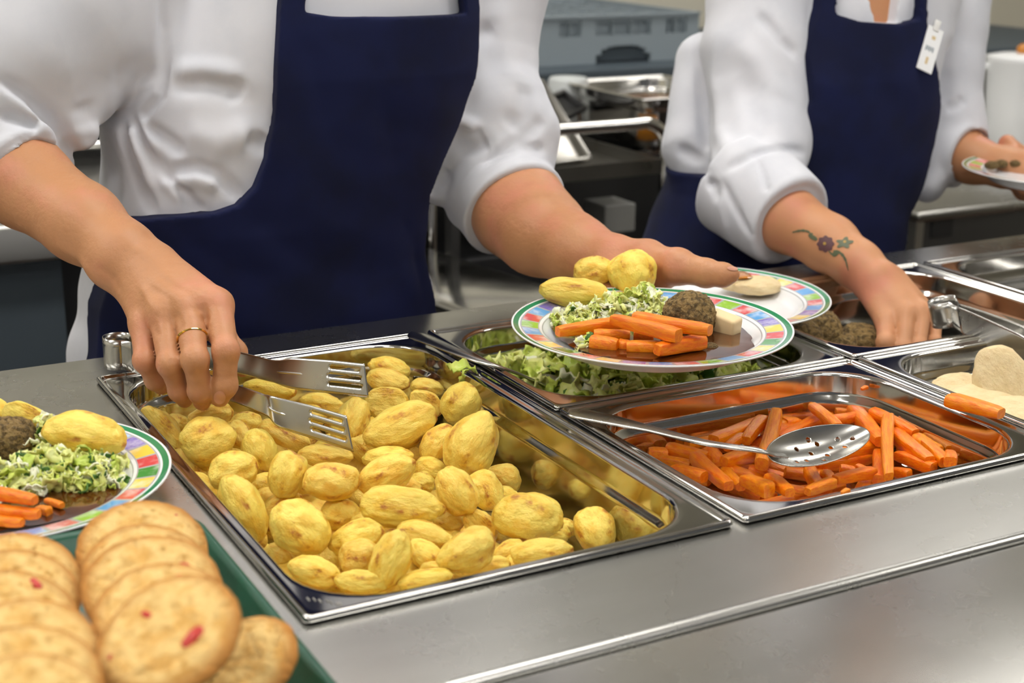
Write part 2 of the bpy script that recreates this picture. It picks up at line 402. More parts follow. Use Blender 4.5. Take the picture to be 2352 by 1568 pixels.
for x in (-1.3, .1, 1.5, 2.4): bmobj('rail_bracket', boxbm((x-.012, -.55, -.09), (x+.012, -.07, -.03)), MT['steel_dull'], CTR)
# ------------------------------------------------------------------ gastronorm pans
def rrect(x0, y0, x1, y1, r, z, n=9):
    out = []
    for cx, cy, a0 in ((x1-r, y1-r, 0), (x0+r, y1-r, 90), (x0+r, y0+r, 180), (x1-r, y0+r, 270)):
        for k in range(n):
            a = math.radians(a0+90*k/(n-1)); out.append((cx+r*math.cos(a), cy+r*math.sin(a), z))
    return out
def gn_pan(W, D, dep, cr=.058):
    R = []
    def ring(ins, r, z): R.append(rrect(ins, ins, W-ins, D-ins, r, z))
    ring(.0008, .0034, -.0002); ring(0, .0040, .0012)
    for a in range(0, 181, 30): ring(.0022-.0022*math.cos(math.radians(a)), .0040, .0028+.0022*math.sin(math.radians(a)))
    ring(.0052, .0045, .0022); ring(.0085, .012, .0022); ring(.0105, cr-.004, .0022)
    for a in (0, 25, 50, 75, 90): ring(.0118+.003*math.sin(math.radians(a)), cr, .0022-.003*(1-math.cos(math.radians(a))))
    ring(.0155, cr-.002, -.016); ring(.0162, cr-.002, -.0195); ring(.0190, cr-.004, -.0225); ring(.0196, cr-.004, -.027)
    ring(.0215, cr-.006, -dep*.8)
    for a in (15, 40, 65, 90): ring(.0215+.012*(1-math.cos(math.radians(a))), cr-.008, -dep+.012*(1-math.sin(math.radians(a))))
    n = len(R[0]); vs = [p for r in R for p in r]; fs = []
    for i in range(len(R)-1):
        for k in range(n): fs.append((i*n+k, (i+1)*n+k, (i+1)*n+(k+1) % n, i*n+(k+1) % n))
    fs.append([(len(R)-1)*n+k for k in range(n)][::-1])
    fs = [f[::-1] for f in fs]
    return vs, fs
plabel = dict(potato='largest deep steel pan, filled with roast potatoes', carrot='shallow steel pan of cut carrots with a spoon across it', cabbage='steel pan of cooked cabbage under the held plate',
              chicken='steel pan of sliced pale chicken at the right edge', stuffing='deep steel pan of brown stuffing balls with a hand reaching in', empty='empty shallow steel pan at the far right of the counter')
for k, (x, y, w, d, dep) in PANS.items():
    vs, fs = gn_pan(w, d, dep); o = obj('food_pan', vs, fs, MT['steel_pan']); o.location = (x, y, .0005); tag(o, plabel[k], 'food pan', 'food pans set into the counter')
    solid(o, .0008)

pk = [o for o in SC.objects if o.name.startswith('food_pan')][0]
bm = bmesh.new()
for x, y, w_, h_ in [(708, 1376, 4, 8), (722, 1377, 3, 7), (735, 1380, 4, 8), (752, 1381, 3, 9), (761, 1384, 3, 9), (778, 1387, 12, 8)]:
    a = PZ(x, y, .0026); boxbm((a[0]-rp(w_/2, .93), a[1]-.0022, .0024), (a[0]+rp(w_/2, .93), a[1]+.0022, .0032), bm)
bmobj('embossed_mark', bm, MT['steel_dull'], pk)
# ------------------------------------------------------------------ food shapes
def ico(sub):
    bm = bmesh.new(); bmesh.ops.create_icosphere(bm, subdivisions=sub, radius=1)
    v = np.array([x.co[:] for x in bm.verts]); f = [[q.index for q in x.verts] for x in bm.faces]; bm.free(); return v, f
ICO4, ICO5, ICO3 = ico(5), ico(6), ico(4)
def nz(p, s, off): return noise.noise(Vector((p[0]*s+off, p[1]*s-off, p[2]*s+off*.7)))
def potato_mesh(i, cut=False):
    v, f = ICO4; out = []
    for p in v:
        q = Vector(p); w = Vector((p[0]*1.0, p[1]*1.7, p[2]*1.7))
        r = 1+.15*nz(p, .9, i*3.1)+.075*nz(p, 2.0, i*1.7)+.030*nz(p, 3.6, i)+.020*abs(nz(w, 5.0, i*2))
        wr = noise.noise(Vector((p[0]*3.5+i+nz(p, 1.7, i+9)*2, p[1]*6+nz(p, 2.0, i)*3, p[2]*6))); r -= .022*max(0, wr-.12)
        d = q*r
        d.y *= 1-.12*d.x*((i % 3)-1)
        if cut:
            t = .34+.05*nz(p, 2, i)
            if d.z > t: d.z = t+.10*(d.z-t)+.02*nz(p, 4, i)
        out.append(d)
    me = bpy.data.meshes.new('potato'); me.from_pydata([tuple(x) for x in out], [], f); me.materials.append(MT['potato'])
    me.polygons.foreach_set('use_smooth', np.ones(len(f), bool)); return me
PMESH = [potato_mesh(i) for i in range(9)]; PCUT = [potato_mesh(20+i, True) for i in range(3)]
def frame(px_ang, spin=0, tilt=0):
    'axes for something seen with its long axis at px_ang degrees (clockwise) in the picture'
    a = math.radians(px_ang); x = math.cos(a)*RIGHT-math.sin(a)*UP; y = math.sin(a)*RIGHT+math.cos(a)*UP; z = BACK
    M = np.stack([x, y, z], 1)
    t = math.radians(tilt); M = M @ np.array(Euler((math.radians(spin), t, 0)).to_matrix())
    return M
def place(o, pos, M, s):
    m = Matrix.Identity(4)
    for r in range(3):
        for c in range(3): m[r][c] = float(M[r, c]*s[c])
        m[r][3] = float(pos[r])
    o.matrix_world = m; return o
def potato(pos, L, W, ang, me, label, group, H=None, spin=0, tilt=0, name='roast_potato'):
    o = bpy.data.objects.new(name, me); COL.objects.link(o)
    place(o, pos, frame(ang, spin, tilt), (L/2, W/2, (H or (W*.95))/2)); tag(o, label, 'roast potato', group); return o
# (cx, cy, length, width, angle, height class, cut face?, label)
PT = [(893, 845, 98, 52, 15, 1, 0, 'long potato at the far back rim behind the upper tong blade'), (890, 876, 98, 60, 12, 1, 0, 'potato second from the back rim, right of the upper tong blade'),
 (886, 925, 102, 74, 4, 1, 1, 'cut potato half with a pale flat face, right of the tong blades'), (980, 890, 82, 44, 10, 1, 0, ''), (977, 926, 80, 60, 40, 1, 1, 'cut potato half beside the green cabbage shred'),
 (1060, 926, 98, 92, -60, 2, 0, 'rounded pointed potato with a dark speck by the right wall of the pan'), (921, 978, 166, 102, -18, 2, 0, 'big smooth potato lying right of the lower tong blade tip'), (1010, 1020, 104, 84, -60, 1, 0, ''),
 (1085, 1018, 156, 118, -64, 2, 0, 'largest upright oval potato against the right wall'), (890, 1050, 118, 56, -5, 1, 0, ''), (888, 1090, 142, 92, -30, 2, 0, 'smooth oval potato slanting up in the middle of the pan'), (985, 1080, 84, 64, 0, 0, 0, ''), (968, 1110, 66, 52, 0, 0, 0, ''),
 (1050, 1130, 124, 90, 55, 2, 0, 'brown-flecked oval potato in the middle right of the heap'), (1118, 1128, 100, 78, 55, 1, 0, ''), (1157, 1098, 80, 66, 20, 0, 0, 'small plain potato deep beside the right wall'), (1166, 1142, 62, 50, 20, 0, 0, ''),
 (924, 1163, 194, 94, 3, 2, 0, 'longest potato lying level across the middle of the heap'), (1030, 1195, 76, 60, 0, 0, 0, ''), (1102, 1206, 92, 66, 55, 1, 1, 'browned cut potato wedge left of the big pale round one'), (1213, 1187, 160, 118, 8, 2, 0, 'big pale round potato with a white spot at the right of the heap'),
 (1365, 1215, 116, 102, 62, 1, 0, 'lone round potato by the right front corner of the pan'), (1270, 1224, 84, 52, 5, 1, 0, ''), (1247, 1268, 142, 76, -6, 2, 0, 'bright yellow potato at the front rim left of the lone round one'), (1072, 1265, 136, 98, -25, 2, 0, 'browned potato near the front with dark patches'),
 (1168, 1268, 82, 54, -30, 1, 0, ''), (975, 1230, 132, 70, 12, 1, 0, ''), (818, 1238, 132, 84, -20, 1, 0, 'potato with a browned right end left of the front middle'), (897, 1287, 146, 92, -70, 2, 0, 'upright oval potato at the front middle'), (980, 1277, 98, 68, 38, 1, 0, ''),
 (1115, 1308, 124, 56, -15, 1, 0, ''), (980, 1333, 132, 56, -8, 1, 0, ''), (1002, 1310, 76, 44, 0, 1, 0, ''), (833, 1336, 122, 60, 4, 1, 0, 'rough potato at the front rim above the embossed mark'), (722, 1313, 126, 74, 14, 1, 0, 'smooth potato low in the left front corner'),
 (636, 1285, 80, 66, 30, 0, 0, 'small round potato in the left front corner against the left wall'), (688, 1212, 150, 128, 42, 2, 0, 'large rounded potato with a scorched right side near the left wall'), (648, 1160, 92, 66, -30, 0, 0, ''), (558, 1170, 168, 104, 60, 2, 0, 'tall pale potato leaning on the left wall'),
 (535, 1083, 122, 96, -20, 2, 0, 'wrinkled potato left of the small browned upright one'), (660, 1087, 112, 90, -78, 2, 0, 'small upright potato with brown flecks on its end'), (762, 1106, 126, 100, 4, 2, 0, 'plump round potato under the lower tong blade'), (750, 1045, 120, 58, 6, 1, 0, ''),
 (597, 1038, 112, 86, 68, 1, 0, 'cone-shaped potato pointing up left of the lower tong blade'), (478, 1010, 126, 114, -25, 2, 0, 'rough cracked potato below the fingers'), (546, 998, 72, 62, 60, 1, 0, ''), (368, 984, 122, 76, 52, 1, 1, 'cut potato half leaning in the back left corner'),
 (435, 1078, 112, 76, 52, 0, 0, 'potato half hidden at the left wall below the cracked one'), (482, 956, 112, 62, -15, 1, 0, 'potato directly under the fingertips'), (568, 972, 76, 58, 0, 1, 0, ''), (655, 1000, 126, 58, 24, 1, 0, 'potato lying under the lower tong blade neck'), (622, 893, 116, 60, 6, 1, 0, 'potato between the two tong arms'),
 (806, 975, 132, 84, -76, 1, 0, 'upright potato touching the tip of the lower tong blade'), (740, 930, 110, 60, 5, 0, 0, ''), (616, 1143, 64, 52, 0, 0, 0, ''), (784, 1180, 98, 78, 0, 0, 0, ''), (605, 1108, 60, 50, 0, 0, 0, ''), (585, 1238, 64, 54, 30, 0, 0, ''), (762, 1340, 90, 48, 5, 0, 0, ''),
 (827, 1277, 98, 84, -20, 1, 0, 'round potato left of the upright one at the front'), (405, 972, 52, 48, 30, 0, 0, ''), (700, 1110, 60, 52, 0, 0, 0, ''), (1300, 1212, 60, 50, 0, 0, 0, ''), (708, 955, 84, 60, 0, 0, 0, ''), (835, 1030, 80, 60, 40, 0, 0, ''), (930, 1120, 80, 56, 0, 0, 0, ''), (1145, 1225, 70, 52, 0, 0, 0, ''), (850, 1200, 90, 56, 0, 0, 0, ''), (955, 1045, 74, 60, 0, 0, 0, ''), (470, 1120, 80, 56, 50, 0, 0, ''), (520, 1240, 84, 54, 60, 0, 0, '')]
random.seed(11)
pn = 0
for i, (cx, cy, L, W, ang, lev, cut, lab) in enumerate(PT):
    t = min(1, max(0, (1340-cy)/480)); z = -.036+.030*t+(-.020, -.006, .004)[lev]
    if cx > 1090: z -= .012
    pos = PZ(cx, cy, z); D = depth(pos); h = rp(W, D)/2; m = h*.8+.018
    for _ in range(60):          # keep inside the pan
        if pos[1] > .530-m or pos[0] > .325-m: z += .002
        elif pos[1] < m or pos[0] < m: z -= .002
        else: break
        if z > .012 or z < -.085: break
        pos = PZ(cx, cy, z)
    D = depth(pos)
    me = PCUT[i % 3] if cut else PMESH[i % 9]
    if lab: l = lab; g = 'roast potatoes in the deep pan'
    elif lev: l = 'golden roast potato in the upper layer, partly covered by its neighbours in the deep pan'; g = 'covered roast potatoes in the upper layer'
    else: l = 'roast potato in the lower layer, only showing in a gap of the heap'; g = 'roast potatoes showing in the gaps of the heap'
    potato(pos, rp(L, D), rp(W, D), ang, me, l, g, spin=(random.uniform(-25, 25) if cut else random.uniform(0, 360)), tilt=random.uniform(-12, 12))
for gx in range(6):              # the bottom layer, seen through the gaps
    for gy in range(9):
        p = np.array([.05+.042*gx+random.uniform(-.008, .008), .05+.052*gy+random.uniform(-.01, .01), -.074+random.uniform(-.004, .006)])
        if p[0] > .25 and p[1] < .46: continue
        potato(p, .055, .040, random.uniform(-70, 70), PMESH[(gx+gy*2) % 9], 'roast potato in the lower layer, only showing in a gap of the heap', 'roast potatoes showing in the gaps of the heap', spin=random.uniform(0, 360))
# carrots -------------------------------------------------------------
def baton_mesh(i):
    rs = random.Random(i); n = 9; vs = []; fs = []; K = 12
    e = 3.2 if i % 2 else 4.5
    tp = rs.uniform(-.18, .18); bend = rs.uniform(-.25, .25); sk = rs.uniform(-.5, .5)
    for a in range(n):
        t = a/(n-1)*2-1; w = 1+tp*t
        endc = .86 if a in (0, n-1) else 1
        for k in range(K):
            g = 2*math.pi*(k+.5)/K; c, s = math.cos(g), math.sin(g)
            y = math.copysign(abs(c)**(2/e), c)*w*endc; z = math.copysign(abs(s)**(2/e), s)*w*endc
            x = t*(1 if endc == 1 else 1.0)+(.10*sk*y if a in (0, n-1) else .10*sk*y*t*t)
            vs.append((x, y+bend*(1-t*t)+.06*noise.noise(Vector((t*2+i, k, 0))), z+.06*noise.noise(Vector((t*2, k*.7, i)))))
    for a in range(n-1):
        for k in range(K): fs.append((a*K+k, a*K+(k+1) % K, (a+1)*K+(k+1) % K, (a+1)*K+k))
    fs.append(list(range(K))[::-1]); fs.append([(n-1)*K+k for k in range(K)])
    me = bpy.data.meshes.new('carrot'); me.from_pydata(vs, [], fs); me.materials.append(MT['carrot'])
    me.polygons.foreach_set('use_smooth', np.ones(len(fs), bool)); me.update()
    if hasattr(me, 'set_sharp_from_angle'): me.set_sharp_from_angle(angle=.75)
    return me
BM = [baton_mesh(i) for i in range(8)]
def baton(a, b, w, me, label, group, h=None, roll=None):
    a, b = np.asarray(a), np.asarray(b); x = b-a; L = np.linalg.norm(x); x = x/L
    up = np.array([0, 0, 1.]) if roll is None else np.array([math.sin(roll)*RIGHT[0], math.sin(roll)*RIGHT[1], math.cos(roll)])
    y = np.cross(up, x); y /= np.linalg.norm(y); z = np.cross(x, y)
    o = bpy.data.objects.new('carrot_baton', me); COL.objects.link(o); place(o, (a+b)/2, np.stack([x, y, z], 1), (L/2, w/2, (h or w*.8)/2)); return tag(o, label, 'carrot', group)
cz = lambda x, y: (1250+x/2.134, 820+y/2.134)
CT = [(440, 385, 500, 440, 60, 0, ''), (560, 352, 652, 330, 52, 1, 'short carrot stick at the left back of the carrot pan above the spoon handle'), (650, 372, 745, 352, 46, 1, ''), (520, 398, 800, 490, 62, 1, 'long carrot stick under the spoon handle at the left'), (830, 410, 980, 285, 62, 2, 'slanting carrot stick above the spoon handle middle'), (825, 410, 880, 318, 40, 1, ''),
 (988, 410, 1022, 282, 58, 2, ''), (1065, 525, 1085, 245, 72, 3, 'tallest upright carrot stick behind the spoon neck'), (1085, 245, 1120, 300, 60, 1, ''), (1115, 385, 1205, 315, 62, 1, ''), (1222, 258, 1305, 235, 48, 1, ''), (1310, 230, 1445, 245, 64, 1, ''), (1385, 188, 1560, 238, 62, 2, 'yellow-orange carrot stick at the back of the heap'),
 (1310, 238, 1440, 345, 52, 3, 'carrot stick slanting down to the spoon bowl'), (1160, 405, 1345, 305, 60, 1, ''), (1400, 312, 1540, 288, 52, 2, ''), (1428, 265, 1535, 270, 36, 2, ''), (1560, 250, 1650, 415, 70, 2, 'carrot stick slanting right of the spoon bowl tip'), (1690, 585, 1685, 298, 58, 3, 'long upright carrot stick right of the spoon bowl'),
 (1680, 258, 1890, 362, 62, 3, 'thick carrot stick slanting towards the right wall'), (1715, 372, 1890, 510, 66, 2, ''), (1735, 335, 1840, 420, 42, 1, ''), (1885, 400, 1965, 515, 56, 2, ''), (1965, 368, 2035, 440, 66, 2, 'short square-ended carrot piece at the right wall'), (2110, 445, 1990, 515, 56, 2, 'rightmost carrot stick in the pan'), (1895, 362, 1948, 340, 30, 2, ''),
 (1725, 480, 1910, 545, 60, 1, ''), (1420, 475, 1655, 438, 92, 1, ''), (1350, 525, 1600, 490, 64, 0, ''), (1640, 470, 1640, 605, 62, 1, ''), (1425, 602, 1612, 563, 56, 2, 'carrot stick lying level in front of the spoon bowl'), (1300, 555, 1350, 640, 62, 1, ''), (1290, 660, 1415, 612, 52, 2, ''), (1105, 595, 1205, 665, 62, 2, 'carrot stick at the front rim below the spoon neck'),
 (975, 600, 1105, 655, 70, 2, ''), (905, 552, 1085, 610, 56, 1, ''), (738, 488, 905, 632, 62, 2, 'pointed carrot stick at the front left of the heap'), (635, 548, 785, 588, 62, 2, ''), (575, 500, 720, 532, 46, 1, ''), (885, 560, 965, 635, 56, 1, ''), (880, 515, 1045, 470, 70, 2, ''), (808, 468, 875, 555, 70, 1, ''), (500, 460, 600, 480, 56, 1, ''), (1000, 558, 1170, 592, 62, 1, ''),
 (1175, 285, 1222, 312, 40, 1, ''), (895, 445, 970, 388, 46, 2, ''), (755, 388, 820, 382, 46, 0, ''), (1160, 635, 1272, 652, 42, 1, ''), (1530, 535, 1570, 560, 40, 1, ''), (1375, 570, 1410, 612, 52, 1, ''), (1700, 560, 1790, 580, 52, 0, ''), (1140, 275, 1140, 330, 44, 1, ''), (1960, 455, 2010, 500, 50, 1, ''), (1450, 545, 1520, 560, 46, 1, ''), (700, 420, 830, 400, 50, 0, ''), (1200, 360, 1320, 280, 50, 0, ''), (1600, 330, 1720, 420, 54, 0, ''), (1000, 440, 1090, 400, 50, 0, ''), (1240, 270, 1330, 300, 50, 0, ''), (1040, 530, 1180, 560, 54, 0, ''), (640, 470, 760, 500, 54, 0, ''), (1800, 430, 1900, 470, 50, 0, '')]
for i, (x1, y1, x2, y2, w, lev, lab) in enumerate(CT):
    z = (-.047, -.040, -.032, -.026)[lev]
    a, b = PZ(*cz(x1, y1), z), PZ(*cz(x2, y2), z+random.uniform(-.003, .003))
    for q in (a, b): q[0] = min(max(q[0], .3335+.026), .3335+.325-.026); q[1] = min(max(q[1], .024), .2645-.026)
    if np.linalg.norm(a-b) < .012: b = a+(b-a)*.012/max(np.linalg.norm(b-a), 1e-6)
    D = depth(a); wd = rp(w/2.134, D)*1.08
    baton(a, b, wd, BM[i % 8], lab or 'orange carrot stick mixed into the carrot heap, partly covered by other sticks', 'carrot sticks in the pan' if lab else 'covered carrot sticks in the pan', h=wd*.92)
for i in range(26):
    p = np.array([random.uniform(.38, .61), random.uniform(.04, .22), -.056]); a = random.uniform(0, 3.1); d = np.array([math.cos(a), math.sin(a), 0])*.022
    baton(p-d, p+d, .013, BM[i % 8], 'orange carrot stick mixed into the carrot heap, partly covered by other sticks', 'covered carrot sticks in the pan')
a, b = PZ(2180, 918, .0135), PZ(2300, 950, .0135); baton(a, b, .0165, BM[1], 'carrot stick lying across the rims between the carrot and chicken pans', 'stray carrot', h=.012)
for x, y, z, l in [(1941, 1131, .0050, 'tiny carrot crumb on the front rim of the carrot pan'), (1985, 893, -.006, 'tiny carrot crumb stuck on the back wall of the carrot pan')]:
    q = PZ(x, y, z); o = baton(q-np.array([.003, 0, 0]), q+np.array([.004, .001, .001]), .004, BM[2], l, 'carrot crumbs'); o.name = 'carrot_crumb'
# cabbage -------------------------------------------------------------
CAB = [MT['cabbage_pale'], MT['cabbage_white'], MT['cabbage_green'], MT['cabbage_dark']]
def shreds(name, pts, size, label, group=None, mix=(.5, .2, .22, .08), seed=1, cat='cabbage', thing=False):
    rs = random.Random(seed); vs, fs, fm = [], [], []
    for c in pts:
        s = size*rs.uniform(.55, 1.25); e = Euler((rs.uniform(-1.2, 1.2), rs.uniform(-1.2, 1.2), rs.uniform(0, 6.28))).to_matrix(); k = rs.choices(range(4), mix)[0]
        nx, ny = 9, 6; asp = rs.uniform(.3, .75); o = rs.uniform(0, 99); b0 = len(vs); cu = rs.uniform(-1.2, 1.2)
        for j in range(ny):
            for i in range(nx):
                u, v = i/(nx-1)-.5, j/(ny-1)-.5
                an = math.atan2(v, u); rd = max(abs(u), abs(v))*2; edge = (1-.18*min(1, (u*u+v*v)*2.6))*(1+.16*noise.noise(Vector((math.cos(an)*2+o, math.sin(an)*2, 1)))*rd)
                q = Vector((u*edge, v*asp*edge, cu*(u*u-.08)*.6+.26*noise.noise(Vector((u*3.2+o, v*3.2, 0)))+.13*noise.noise(Vector((u*8+o, v*8, 4)))))
                vs.append(tuple(Vector(c)+e @ (q*s)))
        for j in range(ny-1):
            for i in range(nx-1): fs.append((b0+j*nx+i, b0+j*nx+i+1, b0+(j+1)*nx+i+1, b0+(j+1)*nx+i)); fm.append(k)
    o = obj(name, vs, fs, None, None, True, CAB, fm); solid(o, size*.05, 0)
    return tag(o, label, cat, group, None if thing else 'stuff')
def heap(cx, cy, rx, ry, h, z0, n, seed):
    rs = random.Random(seed); out = []
    for _ in range(n):
        a, r = rs.uniform(0, 6.283), math.sqrt(rs.random()); out.append((cx+rx*r*math.cos(a), cy+ry*r*math.sin(a), z0+h*(1-r*r)*rs.uniform(.3, 1)+.003*rs.random()))
    return out
rs = random.Random(5); pts = []
for _ in range(520):
    x, y = rs.uniform(.362, .635), rs.uniform(.292, .508)
    pts.append((x, y, -.032+.010*noise.noise(Vector((x*14, y*14, 0)))+rs.uniform(-.012, .006)))
shreds('chopped_cabbage', pts, .034, 'heap of chopped cooked green cabbage in the pan under the plate', mix=(.44, .06, .42, .08), seed=3)
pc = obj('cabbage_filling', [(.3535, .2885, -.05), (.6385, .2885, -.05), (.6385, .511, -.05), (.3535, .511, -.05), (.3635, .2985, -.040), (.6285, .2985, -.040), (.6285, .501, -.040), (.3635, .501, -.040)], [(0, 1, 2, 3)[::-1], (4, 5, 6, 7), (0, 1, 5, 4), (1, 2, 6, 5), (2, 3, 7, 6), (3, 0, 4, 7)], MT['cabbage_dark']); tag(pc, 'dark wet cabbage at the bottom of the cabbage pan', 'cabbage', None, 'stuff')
q = PZ(1062, 866, .006); shreds('cabbage_shred', [tuple(q), tuple(q+np.array([.006, .012, .006]))], .030, 'single bright green cabbage shred on the right rim of the potato pan', mix=(0, 0, .6, .4), seed=8, thing=True)
# chicken -------------------------------------------------------------
def slice_mesh(i):
    v, f = ICO3; out = []
    for p in v:
        r = math.hypot(p[0], p[1]); z = math.copysign(abs(p[2])**.5, p[2])
        s = 1+.14*nz(p, 1.3, i*4)+.05*nz(p, 4, i)+.03*nz(p, 9, i)
        out.append((p[0]*s, p[1]*s, z*(1+.10*nz(p, 3, i))+.25*nz(p, 1.5, i)*(.5)))
    me = bpy.data.meshes.new('chicken'); me.from_pydata(out, [], f); me.materials.append(MT['chicken']); me.polygons.foreach_set('use_smooth', np.ones(len(f), bool)); return me
SL = [slice_mesh(i) for i in range(4)]
def chick(px, py, z, L, W, T, nrm, ang, me, label, group='chicken slices in the pan'):
    o = bpy.data.objects.new('chicken_slice', me); COL.objects.link(o); pos = PZ(px, py, z)
    n = np.asarray(nrm, float); n /= np.linalg.norm(n); x = math.cos(math.radians(ang))*RIGHT+math.sin(math.radians(ang))*UP; x = x-n*(x@n); x /= np.linalg.norm(x)
    place(o, pos, np.stack([x, np.cross(n, x), n], 1), (L/2, W/2, T/2)); return tag(o, label, 'chicken slice', group)
FR = BACK
chick(2205, 905, -.026, .060, .045, .016, .5*FR+np.array([0, 0, .6]), 10, SL[0], 'rounded chicken slice at the left end of the chicken pan')
chick(2305, 876, -.008, .072, .052, .016, FR+np.array([-.4, 0, .2]), 112, SL[1], 'tall chicken slice standing up in the chicken pan')
chick(2345, 872, -.012, .040, .034, .014, .6*FR+np.array([0, 0, .5]), 30, SL[2], 'chicken slice half cut off by the right edge of the photo')
chick(2275, 928, -.026, .095, .05, .018, .3*FR+np.array([0, 0, .8]), -8, SL[3], 'broad chicken slice lying flat below the standing slice')
chick(2348, 900, -.020, .075, .05, .016, .4*FR+np.array([0, 0, .8]), -12, SL[0], 'chicken slice lying behind the carrot stick by the right edge')
chick(2345, 955, -.016, .070, .05, .016, .3*FR+np.array([0, 0, .8]), -10, SL[2], 'chicken slice below the stray carrot stick at the front')
# stuffing balls ------------------------------------------------------
def ball_mesh(i):
    v, f = ICO4; out = []
    for p in v: out.append(tuple(Vector(p)*(1+.10*nz(p, 1.2, i*3)+.07*nz(p, 4, i)+.07*abs(nz(p, 9, i*2))+.04*nz(p, 16, i))))
    me = bpy.data.meshes.new('stuffing'); me.from_pydata(out, [], f); me.materials.append(MT['stuffing']); me.polygons.foreach_set('use_smooth', np.ones(len(f), bool)); return me
BLM = [ball_mesh(i) for i in range(3)]
def ball(pos, r, label, group, i=0, sq=.85):
    o = bpy.data.objects.new('stuffing_ball', BLM[i % 3]); COL.objects.link(o); place(o, pos, np.array(Euler((0, 0, i*1.3)).to_matrix()), (r, r, r*sq)); return tag(o, label, 'stuffing ball', group)
for i, (x, y, z, r, l) in enumerate([(1880, 755, -.028, .026, 'stuffing ball at the left end of the stuffing pan under the rear plate'), (1845, 772, -.03, .022, 'stuffing ball nearest the left wall of the stuffing pan'), (1975, 782, -.045, .024, 'stuffing ball left of the reaching fingers'), (1925, 795, -.045, .020, 'stuffing ball between the corner and the reaching fingers'), (2110, 800, -.06, .024, 'stuffing ball held under the reaching fingers'), (2010, 800, -.06, .022, 'stuffing ball touching the reaching thumb side')]):
    ball(PZ(x, y, z), r, l, 'stuffing balls in the pan', i)
# ------------------------------------------------------------------ plates
PALN = ['red', 'green', 'blue', 'red', 'yellow', 'leaf', 'red', 'yellow', 'purple', 'blue', 'red', 'green', 'blue', 'red', 'yellow', 'leaf', 'red', 'yellow', 'purple', 'blue', 'red', 'green', 'blue', 'red', 'yellow', 'leaf', 'red', 'yellow', 'purple', 'blue', 'red', 'green']
PMATS = [MT['glaze'], MT['glaze_band'], MT['glaze_line']]+[MT['glaze_'+n] for n in ('red', 'green', 'blue', 'yellow', 'purple', 'leaf')]
PIDX = {n: 3+i for i, n in enumerate(('red', 'green', 'blue', 'yellow', 'purple', 'leaf'))}
def plate_mesh(R=.1265, rot=0):
    S = 32*8
    prof = [(0, .0045, 0), (.45, .0045, 0), (.66, .0048, 0), (.70, .0055, 0), (.745, .0095, 0), (.772, .0135, 2), (.780, .0142, 0), (.80, .0153, 2), (.808, .0156, 9), (.925, .0180, 2), (.935, .0182, 0), (.948, .0185, 1), (.985, .0197, 0), (.995, .0202, 0), (1, .0196, 0), (.997, .0186, 0), (.96, .0170, 0), (.80, .0125, 0), (.72, .0030, 0), (.66, 0, 0), (.62, 0, 0), (.60, .0020, 0), (0, .0022, 0)]
    vs, fs, fm = [], [], []
    for r, z, k in prof:
        for j in range(S): a = 2*math.pi*j/S+rot; vs.append((R*r*math.cos(a), R*r*math.sin(a), z))
    for i in range(len(prof)-1):
        for j in range(S):
            fs.append((i*S+j, (i+1)*S+j, (i+1)*S+(j+1) % S, i*S+(j+1) % S)[::-1]); k = prof[i][2]
            if k == 9: k = 2 if j % 8 == 0 else PIDX[PALN[j//8]]
            fm.append(k)
    me = bpy.data.meshes.new('plate'); me.from_pydata(vs, [], fs)
    for m in PMATS: me.materials.append(m)
    me.polygons.foreach_set('material_index', fm); me.polygons.foreach_set('use_smooth', np.ones(len(fs), bool)); return me
PLM = plate_mesh()
def plate(c, rot, label, tilt=(0, 0)):
    o = bpy.data.objects.new('dinner_plate', PLM); COL.objects.link(o); o.location = V(c); o.rotation_euler = (tilt[0], tilt[1], rot); return tag(o, label, 'plate', 'plates with a coloured tile border')
RIMZ = .0198
c1 = PZ(1497, 742, .062); PL1 = np.array([c1[0], c1[1], .062-RIMZ])
plate(PL1, .35, 'full plate with coloured tile border held out over the cabbage pan')
c2 = PZ(1630, 676, .027); PL2 = np.array([c2[0], c2[1], .027-RIMZ])
plate(PL2, 1.6, 'plate with a single chicken slice lying on the pan rims behind the held plate')
cL = PZ(-14, 1084, .0226); PL0 = np.array([cL[0], cL[1], .0015])
plate(PL0, 0.9, 'full plate standing on the counter left of the potato pan')
c3 = P(2436, 388, 1.98); PL3 = np.array([c3[0], c3[1], c3[2]-RIMZ])
plate(PL3, 2.2, 'plate with dark scraps held up at the right edge of the photo')
def gravy(c, R, z, label, seed=0, lim=.088, m='gravy'):
    n = 72; vs = [(c[0], c[1], z)]; fs = []
    for rr, dz in ((.5, 0), (.9, -.0002), (1, -.0012)):
        for k in range(n):
            a = 2*math.pi*k/n; r = min(lim, R*(1+.16*noise.noise(Vector((math.cos(a)*1.5+seed, math.sin(a)*1.5, 0)))+.05*noise.noise(Vector((math.cos(a)*5, math.sin(a)*5, seed)))))*rr
            vs.append((c[0]+r*math.cos(a), c[1]+r*math.sin(a), z+dz))
    for k in range(n): fs.append((0, 1+k, 1+(k+1) % n))
    for i in range(2):
        for k in range(n): fs.append((1+i*n+k, 1+(i+1)*n+k, 1+(i+1)*n+(k+1) % n, 1+i*n+(k+1) % n))
    o = obj('gravy', vs, fs, MT[m]); return tag(o, label, 'gravy', None, 'stuff')
ang = math.atan2(RIGHT[1], RIGHT[0])
gravy(PL1, .093, PL1[2]+.0110, 'pool of dark brown gravy on the held full plate', 3, .096)
gravy(PL0, .090, PL0[2]+.0100, 'thin brown gravy on the plate left of the potato pan', 7, .092)
def on(pl, px, py, h): return PZ(px, py, pl[2]+h)
